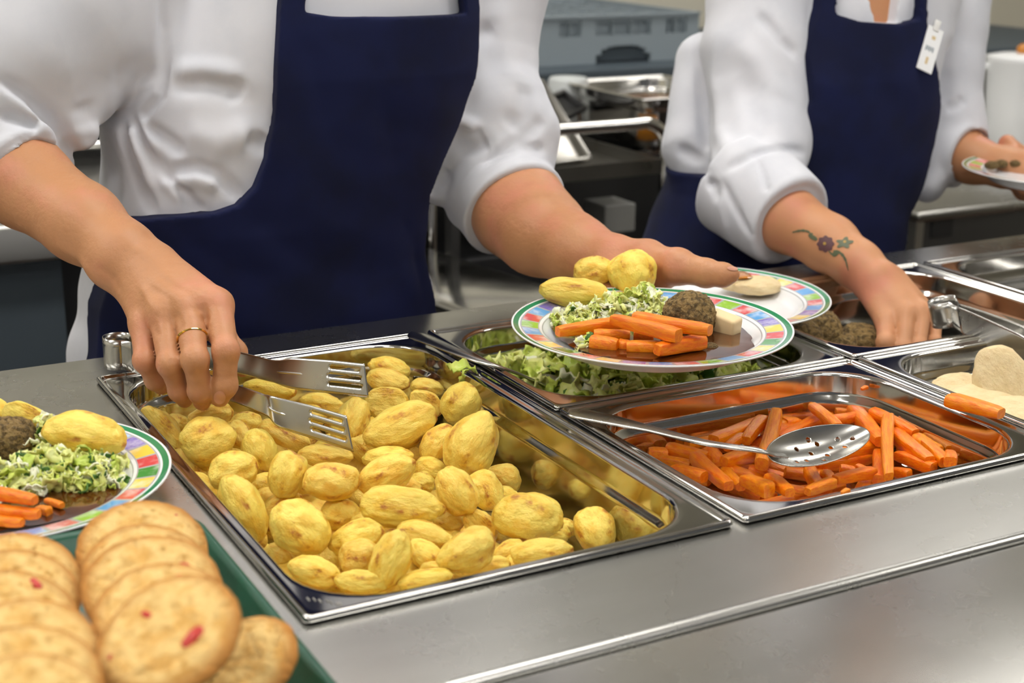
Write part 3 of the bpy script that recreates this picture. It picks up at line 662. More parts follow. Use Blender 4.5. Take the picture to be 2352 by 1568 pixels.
def pp(pl, px, py, h, L, W, ang_, i, label, cut=False, Hf=None, spin=0):
    pos = on(pl, px, py, h); D = depth(pos); return potato(pos, rp(L, D), rp(W, D), ang_, (PCUT if cut else PMESH)[i], label, 'roast potatoes on plates', None, spin)
pp(PL1, 1322, 674, .027, 168, 76, 6, 1, 'long roast potato at the left edge of the held plate', spin=40)
pp(PL1, 1364, 622, .032, 92, 72, 0, 4, 'rough roast potato at the back of the held plate', spin=80)
pp(PL1, 1453, 632, .030, 114, 110, 70, 8, 'round roast potato beside the thumb on the held plate', spin=10)
pp(PL0, 195, 1000, .032, 188, 112, 8, 2, 'large roast potato with a scorched end on the left plate', spin=70)
pp(PL0, 62, 968, .032, 130, 80, 30, 2, 'yellow potato wedge at the back of the left plate', True)
pp(PL0, -8, 955, .030, 80, 70, 60, 5, 'browned potato cut off by the left edge of the photo')
ball(on(PL0, 22, 1010, .024), .021, 'grey-brown stuffing ball on the left plate', 'stuffing balls on plates', 1)
b1 = on(PL1, 1586, 722, .024); ball(b1, rp(60, depth(b1)), 'stuffing ball on the held plate beside the carrots', 'stuffing balls on plates', 0, .9)
ball(on(PL1, 1632, 797, .010), .0062, 'small crumb of stuffing at the front rim of the held plate', 'stuffing crumbs', 2, .7)
ball(on(PL1, 1608, 797, .010), .0046, 'tiny crumb of stuffing right of the front carrot on the held plate', 'stuffing crumbs', 1, .7)
pc = lambda x, y: (1100+x/2.767, 520+y/2.767)
for i, (x1, y1, x2, y2, w, h, l) in enumerate([(500, 668, 940, 610, 82, .020, 'long carrot stick along the left of the held plate'), (730, 690, 960, 690, 70, .016, 'carrot stick under the long ones in the middle of the held plate'), (985, 690, 1110, 700, 78, .014, 'short carrot piece in the middle of the held plate'), (712, 735, 882, 755, 96, .014, 'blunt carrot piece at the front left of the held plate'),
     (890, 755, 960, 760, 80, .012, 'carrot piece half hidden between the two front carrots of the held plate'), (940, 765, 1170, 770, 84, .014, 'carrot stick at the front middle of the held plate'), (1130, 785, 1425, 730, 92, .018, 'carrot stick with a pointed end at the front right of the held plate'), (990, 580, 1470, 660, 88, .033, 'yellowish carrot stick on top of the pile by the stuffing ball'), (850, 590, 1270, 695, 86, .030, 'dark-edged carrot stick lying across the middle of the carrot pile'), (1180, 715, 1310, 720, 50, .014, 'thin carrot piece in the carrot pile of the held plate')]):
    a, b = on(PL1, *pc(x1, y1), h), on(PL1, *pc(x2, y2), h); wd = rp(w/2.767, depth(a))*1.04; baton(a, b, wd, BM[i % 8], l, 'carrots on the held plate', h=wd*.95)
lc = lambda x, y: (x/4.128, 880+y/4.128)
for i, (x1, y1, x2, y2, w, h, l) in enumerate([(-60, 1040, 330, 1110, 130, .026, 'thick carrot stick on top of the carrots on the left plate'), (-60, 1200, 370, 1240, 120, .017, 'carrot stick under the thick one on the left plate'), (-80, 1290, 215, 1320, 110, .013, 'pointed carrot at the front rim of the left plate'), (350, 1190, 470, 1220, 90, .012, 'carrot piece peeping out at the end of the left plate pile'), (440, 1110, 590, 1160, 70, .013, 'small carrot piece in the gravy of the left plate')]):
    a, b = on(PL0, *lc(x1, y1), h), on(PL0, *lc(x2, y2), h); wd = rp(w/4.128, depth(a))*1.0; baton(a, b, wd, BM[(i*3+1) % 8], l, 'carrots on the left plate', h=wd*.9)
def heapz(pl, blobs, seed, z0=.009):
    out = []
    for (px, py, rx, ry, h, n) in blobs:
        c = on(pl, px, py, .016); out += heap(c[0], c[1], rx, ry, h, pl[2]+z0, n, seed); seed += 1
    return out
shreds('chopped_cabbage', heapz(PL1, [(1330, 722, .026, .018, .010, 60), (1400, 712, .028, .020, .018, 110), (1478, 700, .024, .022, .024, 110), (1300, 735, .012, .012, .006, 16), (1345, 778, .007, .006, .006, 8)], 3), .018, 'chopped pale cabbage in front of the potatoes on the held plate', mix=(.56, .26, .16, .02), seed=4)
shreds('chopped_cabbage', heapz(PL0, [(130, 1080, .050, .030, .022, 330), (60, 1100, .035, .025, .02, 120), (215, 1085, .022, .022, .012, 80), (100, 1030, .02, .02, .03, 60)], 13), .019, 'chopped cabbage with dark green bits on the left plate', mix=(.52, .26, .14, .08), seed=6)
def cube_chicken(px, py, h, l, w, t, rz, label):
    pos = on(PL1, px, py, h); o = bmobj('chicken_piece', boxbm((-l/2, -w/2, -t/2), (l/2, w/2, t/2)), MT['chicken'], None, True, .003, 3); o.location = V(pos); o.rotation_euler = (.1, .15, rz); tag(o, label, 'chicken piece')
cube_chicken(1663, 742, .018, .030, .016, .018, -1.2, 'white cube of chicken right of the stuffing ball on the held plate')
s2 = on(PL2, 1738, 655, .016); o = bpy.data.objects.new('chicken_slice', SL[0]); COL.objects.link(o); place(o, s2, np.eye(3), (.029, .024, .008)); tag(o, 'pale round chicken slice on the rear plate', 'chicken slice')
g2 = on(PL2, 1690, 648, .018); o = bpy.data.objects.new('chicken_slice', SL[1]); COL.objects.link(o); place(o, g2, np.eye(3), (.020, .018, .008)); tag(o, 'chicken slice under the orange sauce on the rear plate', 'chicken slice')
gravy(g2, .017, g2[2]+.0095, 'orange-brown sauce over the chicken on the rear plate', 5, .05, 'gravy_light')
for i, (x, y, l) in enumerate([(2278, 379, 'longer dark scrap'), (2300, 376, 'round dark scrap'), (2335, 376, 'dark scrap nearest the photo edge')]):
    o = ball(on(PL3, x, y, .016), .009, l+' on the plate at the right edge', 'scraps on the right plate', i, .6); o.name = 'food_scrap'; o['category'] = 'food scrap'
# ------------------------------------------------------------------ biscuit tray
TR = empty('biscuit_tray', (-.18, -.05, 0)); tag(TR, 'dark green plastic tray piled with round biscuits', 'tray')
def tray():
    x0, x1, y0, y1 = -.345, -.024, -.30, .150; R = []
    for ins, r, z in ((.014, .02, .001), (.004, .026, .018), (.001, .028, .0215), (0, .029, .024), (.0015, .028, .0255), (.005, .026, .0245), (.007, .025, .022), (.016, .018, .0045), (.020, .015, .003)):
        R.append(rrect(x0+ins, y0+ins, x1-ins, y1-ins, r, z))
    n = len(R[0]); vs = [p for r in R for p in r]; fs = []
    for i in range(len(R)-1):
        for k in range(n): fs.append((i*n+k, i*n+(k+1) % n, (i+1)*n+(k+1) % n, (i+1)*n+k))
    fs.append([(len(R)-1)*n+k for k in range(n)]); fs.append([k for k in range(n)][::-1]); return vs, fs
obj('tray_body', *tray(), MT['tray'], TR)
def cookie_mesh(i):
    v, f = ICO5; out = []
    for p in v:
        r = math.hypot(p[0], p[1]); a = math.atan2(p[1], p[0]); rr = math.sin(min(1, r)*math.pi/2)
        R = 1+.035*noise.noise(Vector((math.cos(a)*1.4+i, math.sin(a)*1.4, 0)))+.018*noise.noise(Vector((math.cos(a)*6+i, math.sin(a)*6, 2)))
        k = R*(rr/max(r, 1e-6)); x, y = p[0]*k, p[1]*k
        z = math.copysign((max(0, 1-min(1, rr)**3.2))**.5, p[2])
        z *= 1+.10*noise.noise(Vector((x*2+i, y*2, 0)))+.09*noise.noise(Vector((x*6, y*6+i, 0)))
        cr = abs(noise.noise(Vector((x*2.6+i*2, y*4.2, 3)))); z -= (.34*max(0, 1-cr/.05) if p[2] > 0 else 0)*min(1, 2*(1-rr)+.35)
        out.append((x, y, z))
    me = bpy.data.meshes.new('biscuit'); me.from_pydata(out, [], f); me.materials.append(MT['cookie']); me.polygons.foreach_set('use_smooth', np.ones(len(f), bool)); return me
CK = [cookie_mesh(i) for i in range(4)]
def bit_mesh():
    v, f = ICO3; me = bpy.data.meshes.new('cherry'); me.from_pydata([tuple(Vector(p)*(1+.3*nz(p, 1.5, 2))) for p in v], [], f); me.materials.append(MT['cherry']); me.polygons.foreach_set('use_smooth', np.ones(len(f), bool)); return me
BIT = bit_mesh()
PREV = None
def cookie(px, py, z0, ang_, ratio, i, label, bits=(), rpx=150, step=.0152, stack=True):
    'round biscuit seen as an ellipse: long axis at ang_ degrees, flattened to ratio; it leans back, face up, on the one behind it'
    global PREV
    a = math.radians(ang_); mi = math.sin(a)*RIGHT+math.cos(a)*UP   # direction of the short axis, up in the picture
    d = rays([(px, py)])[0]; vd = -d/np.linalg.norm(d); n = ratio*vd+math.sqrt(1-ratio**2)*mi; n /= np.linalg.norm(n)
    t = (z0-CAM[2])/d[2]
    if stack and PREV is not None: nn = n+PREV[1]; nn /= np.linalg.norm(nn); t = min(t, (PREV[0]+nn*step-CAM)@nn/(d@nn))
    for _ in range(200):
        pos = CAM+d*t; r = min(.048, rp(rpx, depth(pos)))
        if pos[2]-r*math.sqrt(max(0, 1-n[2]**2))-.006*abs(n[2]) > .0062: break
        t -= .001
    if stack is not None: PREV = (pos, n)
    x = math.cos(a)*RIGHT-math.sin(a)*UP; x -= n*(x@n); x /= np.linalg.norm(x); y = np.cross(n, x)
    e = bpy.data.objects.new('biscuit', CK[i % 4]); COL.objects.link(e); M_ = np.stack([x, y, n], 1); th = .0074
    place(e, pos, M_, (r, r, th)); tag(e, label, 'biscuit', 'round biscuits on the green tray')
    for (bx, by, s) in bits:
        d = rays([(bx, by)])[0]; t = ((pos+n*th*.9-CAM)@n)/(d@n); q = CAM+d*t; lq = M_.T@(q-pos)
        c = bpy.data.objects.new('cherry_piece', BIT); COL.objects.link(c); c['label'] = 'red cherry piece'; c.parent = e
        rr = math.hypot(lq[0], lq[1])/r
        c.location = (lq[0]/r, lq[1]/r, .95*max(.2, 1-rr**3.2)**.5); c.scale = (s/r, s*.55/r, s*.3/th); c.rotation_euler = (0, 0, bx*.37)
cookie(330, 1270, .046, 4, .76, 0, 'backmost biscuit of the right row, tallest against the plate', [(402, 1182, .002)], 150)
cookie(335, 1318, .06, 3, .74, 1, 'second biscuit from the back of the right row', (), 146)
cookie(350, 1352, .07, 0, .74, 2, 'third biscuit from the back of the right row', [(424, 1297, .003)], 158)
cookie(372, 1416, .08, -6, .72, 3, 'biscuit just behind the front pale one in the right row', [(412, 1330, .004)], 160)
cookie(389, 1464, .09, -33, .70, 0, 'pale front biscuit with a big red cherry piece facing the camera', [(443, 1462, .0066), (337, 1412, .0034), (250, 1505, .0018)], 176)
cookie(545, 1535, .034, -35, .62, 1, 'biscuit lying under the front pale one at the right tray edge', (), 150, stack=None)
PREV = None
cookie(40, 1340, .046, 8, .76, 2, 'backmost biscuit of the left row', [(108, 1286, .002)], 146)
cookie(36, 1378, .06, 6, .74, 3, 'second biscuit from the back of the left row', (), 146)
cookie(22, 1432, .07, 6, .72, 1, 'third biscuit of the left row with a red speck', [(83, 1338, .0042)], 156)
cookie(68, 1504, .08, 10, .68, 0, 'fourth biscuit of the left row, widest at its right edge', (), 166)
cookie(66, 1564, .09, 8, .66, 2, 'fifth biscuit of the left row near the photo corner', (), 170)
cookie(72, 1632, .10, 6, .64, 3, 'front biscuit of the left row cut off by the bottom edge', (), 174)
# ------------------------------------------------------------------ tongs and spoons
def strip(path, wid, wdir, slots=None, nw=13):
    'a metal strip along path, wid across, standing along wdir; slots leave openings'
    vs, fs = [], []; n = len(path)
    for i, p in enumerate(path):
        for j in range(nw): vs.append(np.asarray(p)+np.asarray(wdir[i])*wid[i]*(j/(nw-1)-.5))
    for i in range(n-1):
        for j in range(nw-1):
            if slots and slots(i/(n-1), j): continue
            fs.append((i*nw+j, i*nw+j+1, (i+1)*nw+j+1, (i+1)*nw+j))
    return vs, fs
def tongs(label, loopc, loopr, arms, wl, group=None, slots=True):
    e = empty('serving_tongs', loopc); tag(e, label, 'tongs', group)
    for a in arms:
        pts = spline([q[0] for q in a], 14); m = len(pts); u = np.linspace(0, len(a)-1, m)
        wid = np.interp(u, range(len(a)), [q[1] for q in a]); wd = np.stack([np.interp(u, range(len(a)), [q[2][k] for q in a]) for k in range(3)], 1)
        sl = (lambda t, j: .80 < t < .965 and j in (2, 3, 6, 9, 10) and (j != 6 or .8 < t < .95)) if slots else None
        sl = (lambda t, j: (j in (3, 6, 9)) and .80+.01*(j//3) < t < .955) if slots else None
        o = obj('tong_arm', *strip(pts, wid, wd, sl), MT['utensil'], e); solid(o, .0011, 0)
        if slots:       # pressed stiffening rib along the neck
            i0, i1 = int(m*.52), int(m*.72); rib = [pts[i]+BACK*.0012 for i in range(i0, i1)]; bmobj('stiffening_rib', tubebm(rib, [.0002]+[.0009]*(len(rib)-2)+[.0002], n=8), MT['utensil'], o, True)
    c = np.asarray(loopc); d0 = arms[0][0][0]-c; d1 = arms[1][0][0]-c; up = np.asarray(wl[1]); up = up/np.linalg.norm(up)
    d0 = d0-up*(d0@up); x = d0/np.linalg.norm(d0); y = np.cross(up, x); d1 = d1-up*(d1@up); a1 = math.atan2(d1@y, d1@x)
    a1 = a1-2*math.pi if a1 > 0 else a1+2*math.pi
    path = [c+loopr*(math.cos(a1*k/40)*x+math.sin(a1*k/40)*y) for k in range(41)]; path = [arms[0][0][0]]+path[1:-1]+[arms[1][0][0]]
    o = obj('spring_loop', *strip(path, [wl[0]]*len(path), [up]*len(path), None, 5), MT['utensil'], e); solid(o, .0011, 0)
    return e
up0 = UP
zz = np.array([0, 0, 1.])
TG_D = dict(a=1.352)
tongs('steel slotted tongs held over the roast potatoes', P(272, 806, 1.375), rp(33, 1.36),
      [[(P(303, 792, 1.383), .029, zz), (P(430, 812, 1.345), .022, up0), (P(545, 832, 1.318), .0195, up0), (P(628, 852, 1.303), .020, up0*.98), (P(672, 857, 1.297), .0275, up0), (P(760, 865, 1.287), .029, up0-.10*RIGHT), (P(842, 874, 1.278), .029, up0-.12*RIGHT)],
       [(P(303, 820, 1.352), .029, zz), (P(430, 866, 1.305), .020, up0), (P(545, 905, 1.268), .0155, up0), (P(610, 930, 1.257), .018, up0-.1*RIGHT), (P(636, 946, 1.252), .0265, up0-.2*RIGHT), (P(720, 970, 1.245), .029, up0-.2*RIGHT), (P(804, 996, 1.236), .030, up0-.2*RIGHT)]], (.029, zz))
u2 = UP-.22*RIGHT
z2 = zz-.25*RIGHT-.05*BACK
tongs('steel tongs with a round spring loop resting over the chicken pan at the right', P(2170, 716, 1.55), rp(33, 1.55),
      [[(P(2203, 733, 1.528), .027, z2), (P(2352, 818, 1.455), .045, u2*1.0), (P(2480, 900, 1.39), .04, u2)], [(P(2208, 726, 1.555), .027, z2), (P(2352, 790, 1.50), .040, u2), (P(2500, 880, 1.43), .04, u2)]], (.027, z2), None, False)
def spoon(label, hp, hw, bowl, group=None, holes=True):
    e = empty('serving_spoon', hp[0]); tag(e, label, 'spoon', group)
    pts = spline(hp, 10); u = np.linspace(0, len(hp)-1, len(pts)); w = np.interp(u, range(len(hp)), hw); vs, fs = [], []
    nw = 7
    for i, p in enumerate(pts):
        t = (np.asarray(pts[min(i+1, len(pts)-1)])-np.asarray(pts[max(i-1, 0)])); t /= np.linalg.norm(t); s = np.cross(t, [0, 0, 1]); s /= np.linalg.norm(s); nn = np.cross(s, t)
        endr = math.sqrt(max(.02, 1-(1-min(1, i/4))**2)) if i < 4 else 1
        for j in range(nw):
            q = j/(nw-1)*2-1; vs.append(np.asarray(p)+s*w[i]*.5*endr*q+nn*.0016*(1-q*q))
    for i in range(len(pts)-1):
        for j in range(nw-1): fs.append((i*nw+j, i*nw+j+1, (i+1)*nw+j+1, (i+1)*nw+j))
    o = obj('handle', vs, fs, MT['utensil'], e); solid(o, .0018)
    if bowl:
        a, b, wd, dep = bowl; a = np.asarray(a); b = np.asarray(b); c = (a+b)/2; x = b-a; L = np.linalg.norm(x); x /= L; y = np.cross([0, 0, 1], x); y /= np.linalg.norm(y); z = np.cross(x, y)
        y = y*math.cos(.42)+z*math.sin(.42); z = np.cross(x, y)
        vs, fs = [], []; nr, na = 60, 200; hl = [(-.62, .05), (-.3, -.32), (-.3, .32), (-.1, 0), (.12, -.36), (.12, .36), (.3, 0), (.5, -.26), (.5, .26), (.72, 0), (-.5, -.3), (-.05, -.62), (.0, .60)] if holes else []
        for i in range(nr+1):
            r = i/nr
            for j in range(na):
                g = 2*math.pi*j/na; ex = r*math.cos(g); ey = r*math.sin(g)*(1-.12*math.cos(g)); vs.append(c+x*L/2*ex+y*wd/2*ey-z*dep*(1-r**2.2))
        for i in range(nr):
            for j in range(na):
                r = (i+.5)/nr; g = 2*math.pi*(j+.5)/na; ex, ey = r*math.cos(g), r*math.sin(g)
                if any(((ex-hx)*L/2)**2+((ey-hy)*wd/2)**2 < .0021**2 for hx, hy in hl): continue
                fs.append((i*na+j, i*na+(j+1) % na, (i+1)*na+(j+1) % na, (i+1)*na+j)[::-1])
        o = obj('bowl', vs, fs, MT['utensil'], e); solid(o, .0011)
    return e
zb = .004
spoon('long perforated steel spoon lying across the carrot pan', [PZ(1308, 943, .010), PZ(1400, 962, .011), PZ(1500, 985, .0115), PZ(1620, 1015, .009), PZ(1735, 1032, .004), PZ(1772, 1042, -.002), PZ(1800, 1045, -.006)], [.026, .021, .013, .0105, .0095, .010, .012], (PZ(1768, 1050, -.005), PZ(1994, 988, -.003), .040, .010))
spoon('plain steel spoon with its handle on the corner of the cabbage pan', [PZ(945, 764, .013), PZ(1005, 788, .013), PZ(1075, 818, .012), PZ(1140, 840, .006), PZ(1200, 862, -.010), PZ(1262, 890, -.030)], [.022, .018, .012, .011, .012, .016], (PZ(1240, 885, -.026), PZ(1330, 905, -.04), .045, .01), None, False)
# ------------------------------------------------------------------ people
def torso_rows(spec, e=2.3):
    'rows (z, left px, right px, py left, py right, cy, b): solve centre and half width so that the sight lines just touch the body'
    rows = []
    for z, pl, pr, yl, yr, cy, b in spec:
        L, R_ = rays([(pl, yl)])[0][:2], rays([(pr, yr)])[0][:2]; o = CAM[:2]; cx, a = .3, .18
        nl = np.array([-L[1], L[0]])/np.linalg.norm(L); nr = np.array([-R_[1], R_[0]])/np.linalg.norm(R_); q = e/(e-1)
        sup = lambda n, a: ((abs(n[0])*a)**q+(abs(n[1])*b)**q)**(1/q)
        for _ in range(60):
            xl = (nl@o-nl[1]*cy-sup(nl, a))/nl[0]; xr = (nr@o-nr[1]*cy+sup(nr, a))/nr[0]
            # distance to the left line is +support (body on its right), to the right line -support
            xl = (nl@o-nl[1]*cy-(-1)*-1*sup(nl, a)*(1 if nl[0] > 0 else -1)*(-1))/nl[0] if False else xl
            nlx = nl if nl[0] < 0 else -nl; nrx = nr if nr[0] > 0 else -nr
            xl = (nlx@o-nlx[1]*cy-sup(nlx, a))/nlx[0]; xr = (nrx@o-nrx[1]*cy-sup(nrx, a))/nrx[0]
            # solve both for (cx, a): nlx.c + sup(nlx) = nlx.o ; nrx.c + sup(nrx) = nrx.o
            cx = (xl+xr)/2; a = max(.05, a+.5*(xr-xl)/2*.9)
        rows.append((z, cx, cy, a, b))
    return rows
def head_sdf(c, fwd, s=1.0):
    'a plain head: skull, jaw, nose, lips, ears; eyes at half height'
    f = np.asarray(fwd, float); f /= np.linalg.norm(f); r = np.cross(f, [0, 0, 1]); r /= np.linalg.norm(r); u = np.cross(r, f); R_ = np.stack([r, f, u], 1); c = np.asarray(c, float)
    L = lambda x, y, z: c+R_@np.array([x, y, z])*s
    base = SU([Ell(L(0, -.01, .035), np.array([.074, .092, .082])*s, R_), Ell(L(0, .028, -.045), np.array([.054, .058, .066])*s, R_), Cone(L(0, .085, .010), L(0, .106, -.022), .010*s, .014*s), Cone(L(-.018, .082, -.052), L(.018, .082, -.052), .009*s), Ell(L(0, .07, -.088), np.array([.022, .02, .018])*s, R_),
               Ell(L(-.036, .062, -.018), np.array([.02, .016, .02])*s, R_), Ell(L(.036, .062, -.018), np.array([.02, .016, .02])*s, R_), Cone(L(-.045, .078, .028), L(-.015, .086, .026), .008*s), Cone(L(.045, .078, .028), L(.015, .086, .026), .008*s)], .014*s)
    ears = SU([Ell(L(-.077, -.005, -.005), np.array([.008, .02, .031])*s, R_), Ell(L(.077, -.005, -.005), np.array([.008, .02, .031])*s, R_)], .004)
    sock = SU([Ell(L(-.031, .09, .010), np.array([.015, .012, .009])*s, R_), Ell(L(.031, .09, .010), np.array([.015, .012, .009])*s, R_)], .004)
    def g(p): d = smin(base(p), ears(p), .006); return -smin(-d, sock(p), .006)
    return g, L, R_
def person(name_loc, label, body, box, h, skin, cloth, hairc, eyes):
    e = empty('person', name_loc); tag(e, label, 'person')
    surf(body, box[0], box[1], h, 'body', skin, e)
    return e
def patch(f, px, off, name, m, parent, n=6, thick=0):
    'a mark lying on the surface f, outlined in the picture by px (a closed loop round its centre)'
    px = np.asarray(px, float); c = px.mean(0); K = len(px); pts = [c]+[c+(q-c)*r/n for r in range(1, n+1) for q in px]
    hit = march(f, pts); nn = grad(f, hit); hit = hit+nn*off
    fs = [(0, 1+k, 1+(k+1) % K) for k in range(K)]+[(1+i*K+k, 1+(i+1)*K+k, 1+(i+1)*K+(k+1) % K, 1+i*K+(k+1) % K) for i in range(n-1) for k in range(K)]
    o = obj(name, hit, [q[::-1] for q in fs], m, parent)
    return o
def ellpx(cx, cy, rx, ry, a=0, n=20, scal=0, lobes=0):
    out = []
    for k in range(n):
        t = 2*math.pi*k/n; s = 1+scal*math.cos(lobes*t); x, y = rx*s*math.cos(t), ry*s*math.sin(t); out.append((cx+x*math.cos(a)-y*math.sin(a), cy+x*math.sin(a)+y*math.cos(a)))
    return out
def hand_field(base, digits, k=.008):
    'palm and forearm blended with each digit on its own, so neighbouring fingers stay separate'
    ds = [SU(d, .004) for d in digits]
    def g(p):
        b = base(p); out = b
        for d in ds:
            v = d(p); out = np.minimum(out, smin(b, v, k))
        return out
    return g
def digit(joints):
    'joints: (point, radius) from knuckle to tip; slight swelling at the joints'
    out = []
    for (a, ra), (b, rb) in zip(joints, joints[1:]): out.append(Cone(a, b, ra, rb))
    for (a, ra) in joints[1:-1]: out.append(Ell(a, np.array([ra, ra, ra])*1.07))
    return out
J = lambda px, py, D, r: (P(px, py, D), rp(r, D))
def limb(*js): return [Cone(a, b, ra, rb) for (a, ra), (b, rb) in zip(js, js[1:])]
# ================================================================== person 1
T1 = torso_rows([(-.30, 150, 1000, 1350, 1250, .765, .135), (-.05, 168, 988, 830, 745, .758, .130), (0, 182, 984, 720, 640, .755, .126), (.05, 200, 966, 615, 535, .746, .120), (.10, 226, 966, 505, 445, .736, .116), (.15, 228, 1008, 400, 345, .735, .116), (.20, 236, 1050, 290, 240, .735, .116), (.25, 290, 1082, 170, 135, .735, .116), (.30, 340, 1092, 55, 30, .738, .114), (.36, 390, 1100, -80, -95, .742, .108)])
c36 = T1[-1]
T1 += [(.42, c36[1]+.012, .750, .165, .098), (.47, c36[1]+.02, .757, .125, .080), (.50, c36[1]+.022, .762, .075, .065)]
tor1 = Loft(T1)
RS, RE = P(350, -150, 1.53), P(-60, 262, 1.43)      # right shoulder, elbow
RW = P(330, 622, 1.318)
LS, LE, LW = P(1120, -110, 1.70), P(1150, 375, 1.69), P(1400, 598, 1.53)
hc1 = np.array([c36[1]+.035, .715, .70])
head1, HL1, HR1 = head_sdf(hc1, (-.15, -1, -.15))
nk = Cone([c36[1]+.022, .765, .46], [c36[1]+.032, .735, .62], .056, .052)
tbody1 = SU([Loft([(z, x, y, a-.014, b-.014) for z, x, y, a, b in T1]), nk]+limb((RS, .050), (RE, .046))+limb((LS, .050), (LE, .047)), .03)
# right forearm and hand holding the tongs
fr = limb((RE, rp(98, 1.43)), (P(60, 420, 1.395), rp(101, 1.395)), (P(190, 512, 1.352), rp(88, 1.352)), (P(285, 585, 1.325), rp(72, 1.325)), (RW, rp(66, 1.318)))
fr += [Ell(P(258, 612, 1.318), [.019]*3)]
mcp = dict(i=J(498, 700, 1.272, 36), m=J(434, 706, 1.265, 36), r=J(375, 722, 1.270, 34), p=J(327, 745, 1.280, 28))
meta = [Cone(P(365, 612, 1.318), mcp['i'][0], rp(48, 1.3), mcp['i'][1]), Cone(P(340, 628, 1.312), mcp['m'][0], rp(46, 1.3), mcp['m'][1]), Cone(P(315, 642, 1.312), mcp['r'][0], rp(42, 1.3), mcp['r'][1]), Cone(P(302, 655, 1.318), mcp['p'][0], rp(36, 1.3), mcp['p'][1]), Cone(P(390, 660, 1.33), P(420, 740, 1.315), rp(52, 1.3), rp(46, 1.3))]
base1 = SU(fr+meta, .014)
dig1 = [digit([mcp['i'], J(519, 806, 1.240, 28.5), J(516, 884, 1.246, 27), J(505, 912, 1.252, 23)]), digit([mcp['m'], J(448, 826, 1.233, 29), J(460, 898, 1.246, 26), J(464, 922, 1.256, 21)]),
        digit([mcp['r'], J(390, 836, 1.242, 27), J(413, 896, 1.258, 24), J(424, 918, 1.268, 19)]), digit([mcp['p'], J(333, 828, 1.258, 25), J(357, 872, 1.274, 22), J(370, 890, 1.284, 17)]),
        digit([J(440, 690, 1.345, 36), J(505, 760, 1.345, 30), J(540, 808, 1.340, 25), J(556, 846, 1.335, 20)])]
handR0 = hand_field(base1, dig1)
handR = folded(handR0, [Fold(march(handR0, l), a, w) for l, a, w in [([(365, 625), (430, 660), (488, 694)], -.0016, .004), ([(345, 640), (390, 670), (428, 700)], -.0018, .004), ([(325, 655), (345, 690), (368, 718)], -.0016, .004), ([(455, 700), (468, 720), (474, 745)], .0022, .004), ([(398, 718), (412, 735), (418, 760)], .0022, .004), ([(345, 738), (356, 755), (362, 775)], .0020, .004), ([(225, 612), (262, 640), (275, 672)], .0014, .003), ([(410, 640), (440, 680), (450, 720)], .0016, .006), ([(120, 560), (200, 620), (250, 660)], -.0016, .008), ([(300, 560), (350, 590), (400, 640)], -.0012, .005)]])
# left forearm and hand under the plate
fl = limb((LE, .046), (P(1194, 486, 1.642), rp(108, 1.642)), (P(1240, 530, 1.61), rp(100, 1.61)), (P(1320, 575, 1.565), rp(80, 1.565)), (LW, rp(60, 1.53)))
pz = PL1[2]
th = [Cone(P(1418, 596, 1.525), P(1486, 596, 1.505), rp(50, 1.52), rp(45, 1.5)), Cone(P(1400, 618, 1.525), P(1480, 640, 1.50), rp(46, 1.52), rp(36, 1.5)), Cone(P(1480, 600, 1.505), P(1520, 640, 1.49), rp(38, 1.5), rp(30, 1.5))]
px_, py_ = PL1[0], PL1[1]
fm = [np.array([px_+dx, py_+.122, pz-.004]) for dx in (-.012, .010, .031, .050)]
th += [Cone(P(1440, 630, 1.52), q, .020, .0115) for q in fm]
base1l = SU(fl+th, .014)
dig1l = [digit([(q, .0115), (q+np.array([-.010, -.036, -.012]), .0098), (q+np.array([-.020, -.066-l, -.012]), .0088), (q+np.array([-.026, -.080-l, -.0115]), .0075)]) for q, l in zip(fm, (.0, .010, .012, .004))]
dig1l.append(digit([J(1490, 598, 1.500, 40), J(1556, 612, 1.476, 40), J(1622, 627, 1.458, 31), J(1660, 631, 1.450, 26), J(1680, 631, 1.447, 19)]))
handL = hand_field(base1l, dig1l)
def body1(p): return np.minimum(smin(np.minimum(tbody1(p), head1(p)), np.minimum(handR(p), handL(p)), .004), smin(head1(p), tbody1(p), .02))
P1 = empty('person', (T1[2][1], .74, FLOOR)); tag(P1, 'person in a white chef jacket and navy bib apron holding tongs and a full plate', 'person')
B1 = surf(body1, (-.20, .26, -.28), (.80, .90, .86), .0022, 'body', MT['skin'], P1)
# jacket: body and both rolled sleeves in one piece of cloth
def cuff_cut(f, cuts):
    def g(p):
        d = f(p)
        for c in cuts: d = np.maximum(d, -c(p))
        return d
    return g
dR = (P(95, 448, 1.385)-P(-20, 330, 1.425)); dR /= np.linalg.norm(dR)
cR = P(56, 404, 1.400)
dL = (P(1255, 545, 1.60)-P(1165, 420, 1.66)); dL /= np.linalg.norm(dL)
cL_ = P(1178, 478, 1.650)
sl1 = SU([Loft([(z, x, y, a+.004, b+.004) for z, x, y, a, b in T1]),
  Cone(RS, P(120, -10, 1.455), .098, .092), Cone(P(250, 60, 1.485), P(60, 120, 1.43), .066, .078), Cone(P(120, 0, 1.45), P(-60, 170, 1.42), .09, .078), Cone(P(-60, 170, 1.42), cR-dR*.016, .074, .050), Cone(P(110, 210, 1.43), P(182, 306, 1.425), .045, .019), Cone(P(200, 130, 1.46), P(200, 215, 1.45), .05, .028),
  Cone(LS, P(1115, 120, 1.695), .086, .056), Cone(P(1115, 120, 1.695), P(1128, 285, 1.685), .052, .062), Cone(P(1128, 285, 1.685), cL_-dL*.045, .060, .0565), Cone(P(1165, 330, 1.68), P(1185, 360, 1.67), .045, .045), Cone(P(1180, 240, 1.67), P(1212, 295, 1.665), .036, .030), Cone(P(1060, 330, 1.67), P(1010, 430, 1.665), .04, .017), Cone(P(1075, 215, 1.68), P(1030, 330, 1.67), .045, .035)], .020)
tl = dL+.10*UP; tl /= np.linalg.norm(tl)
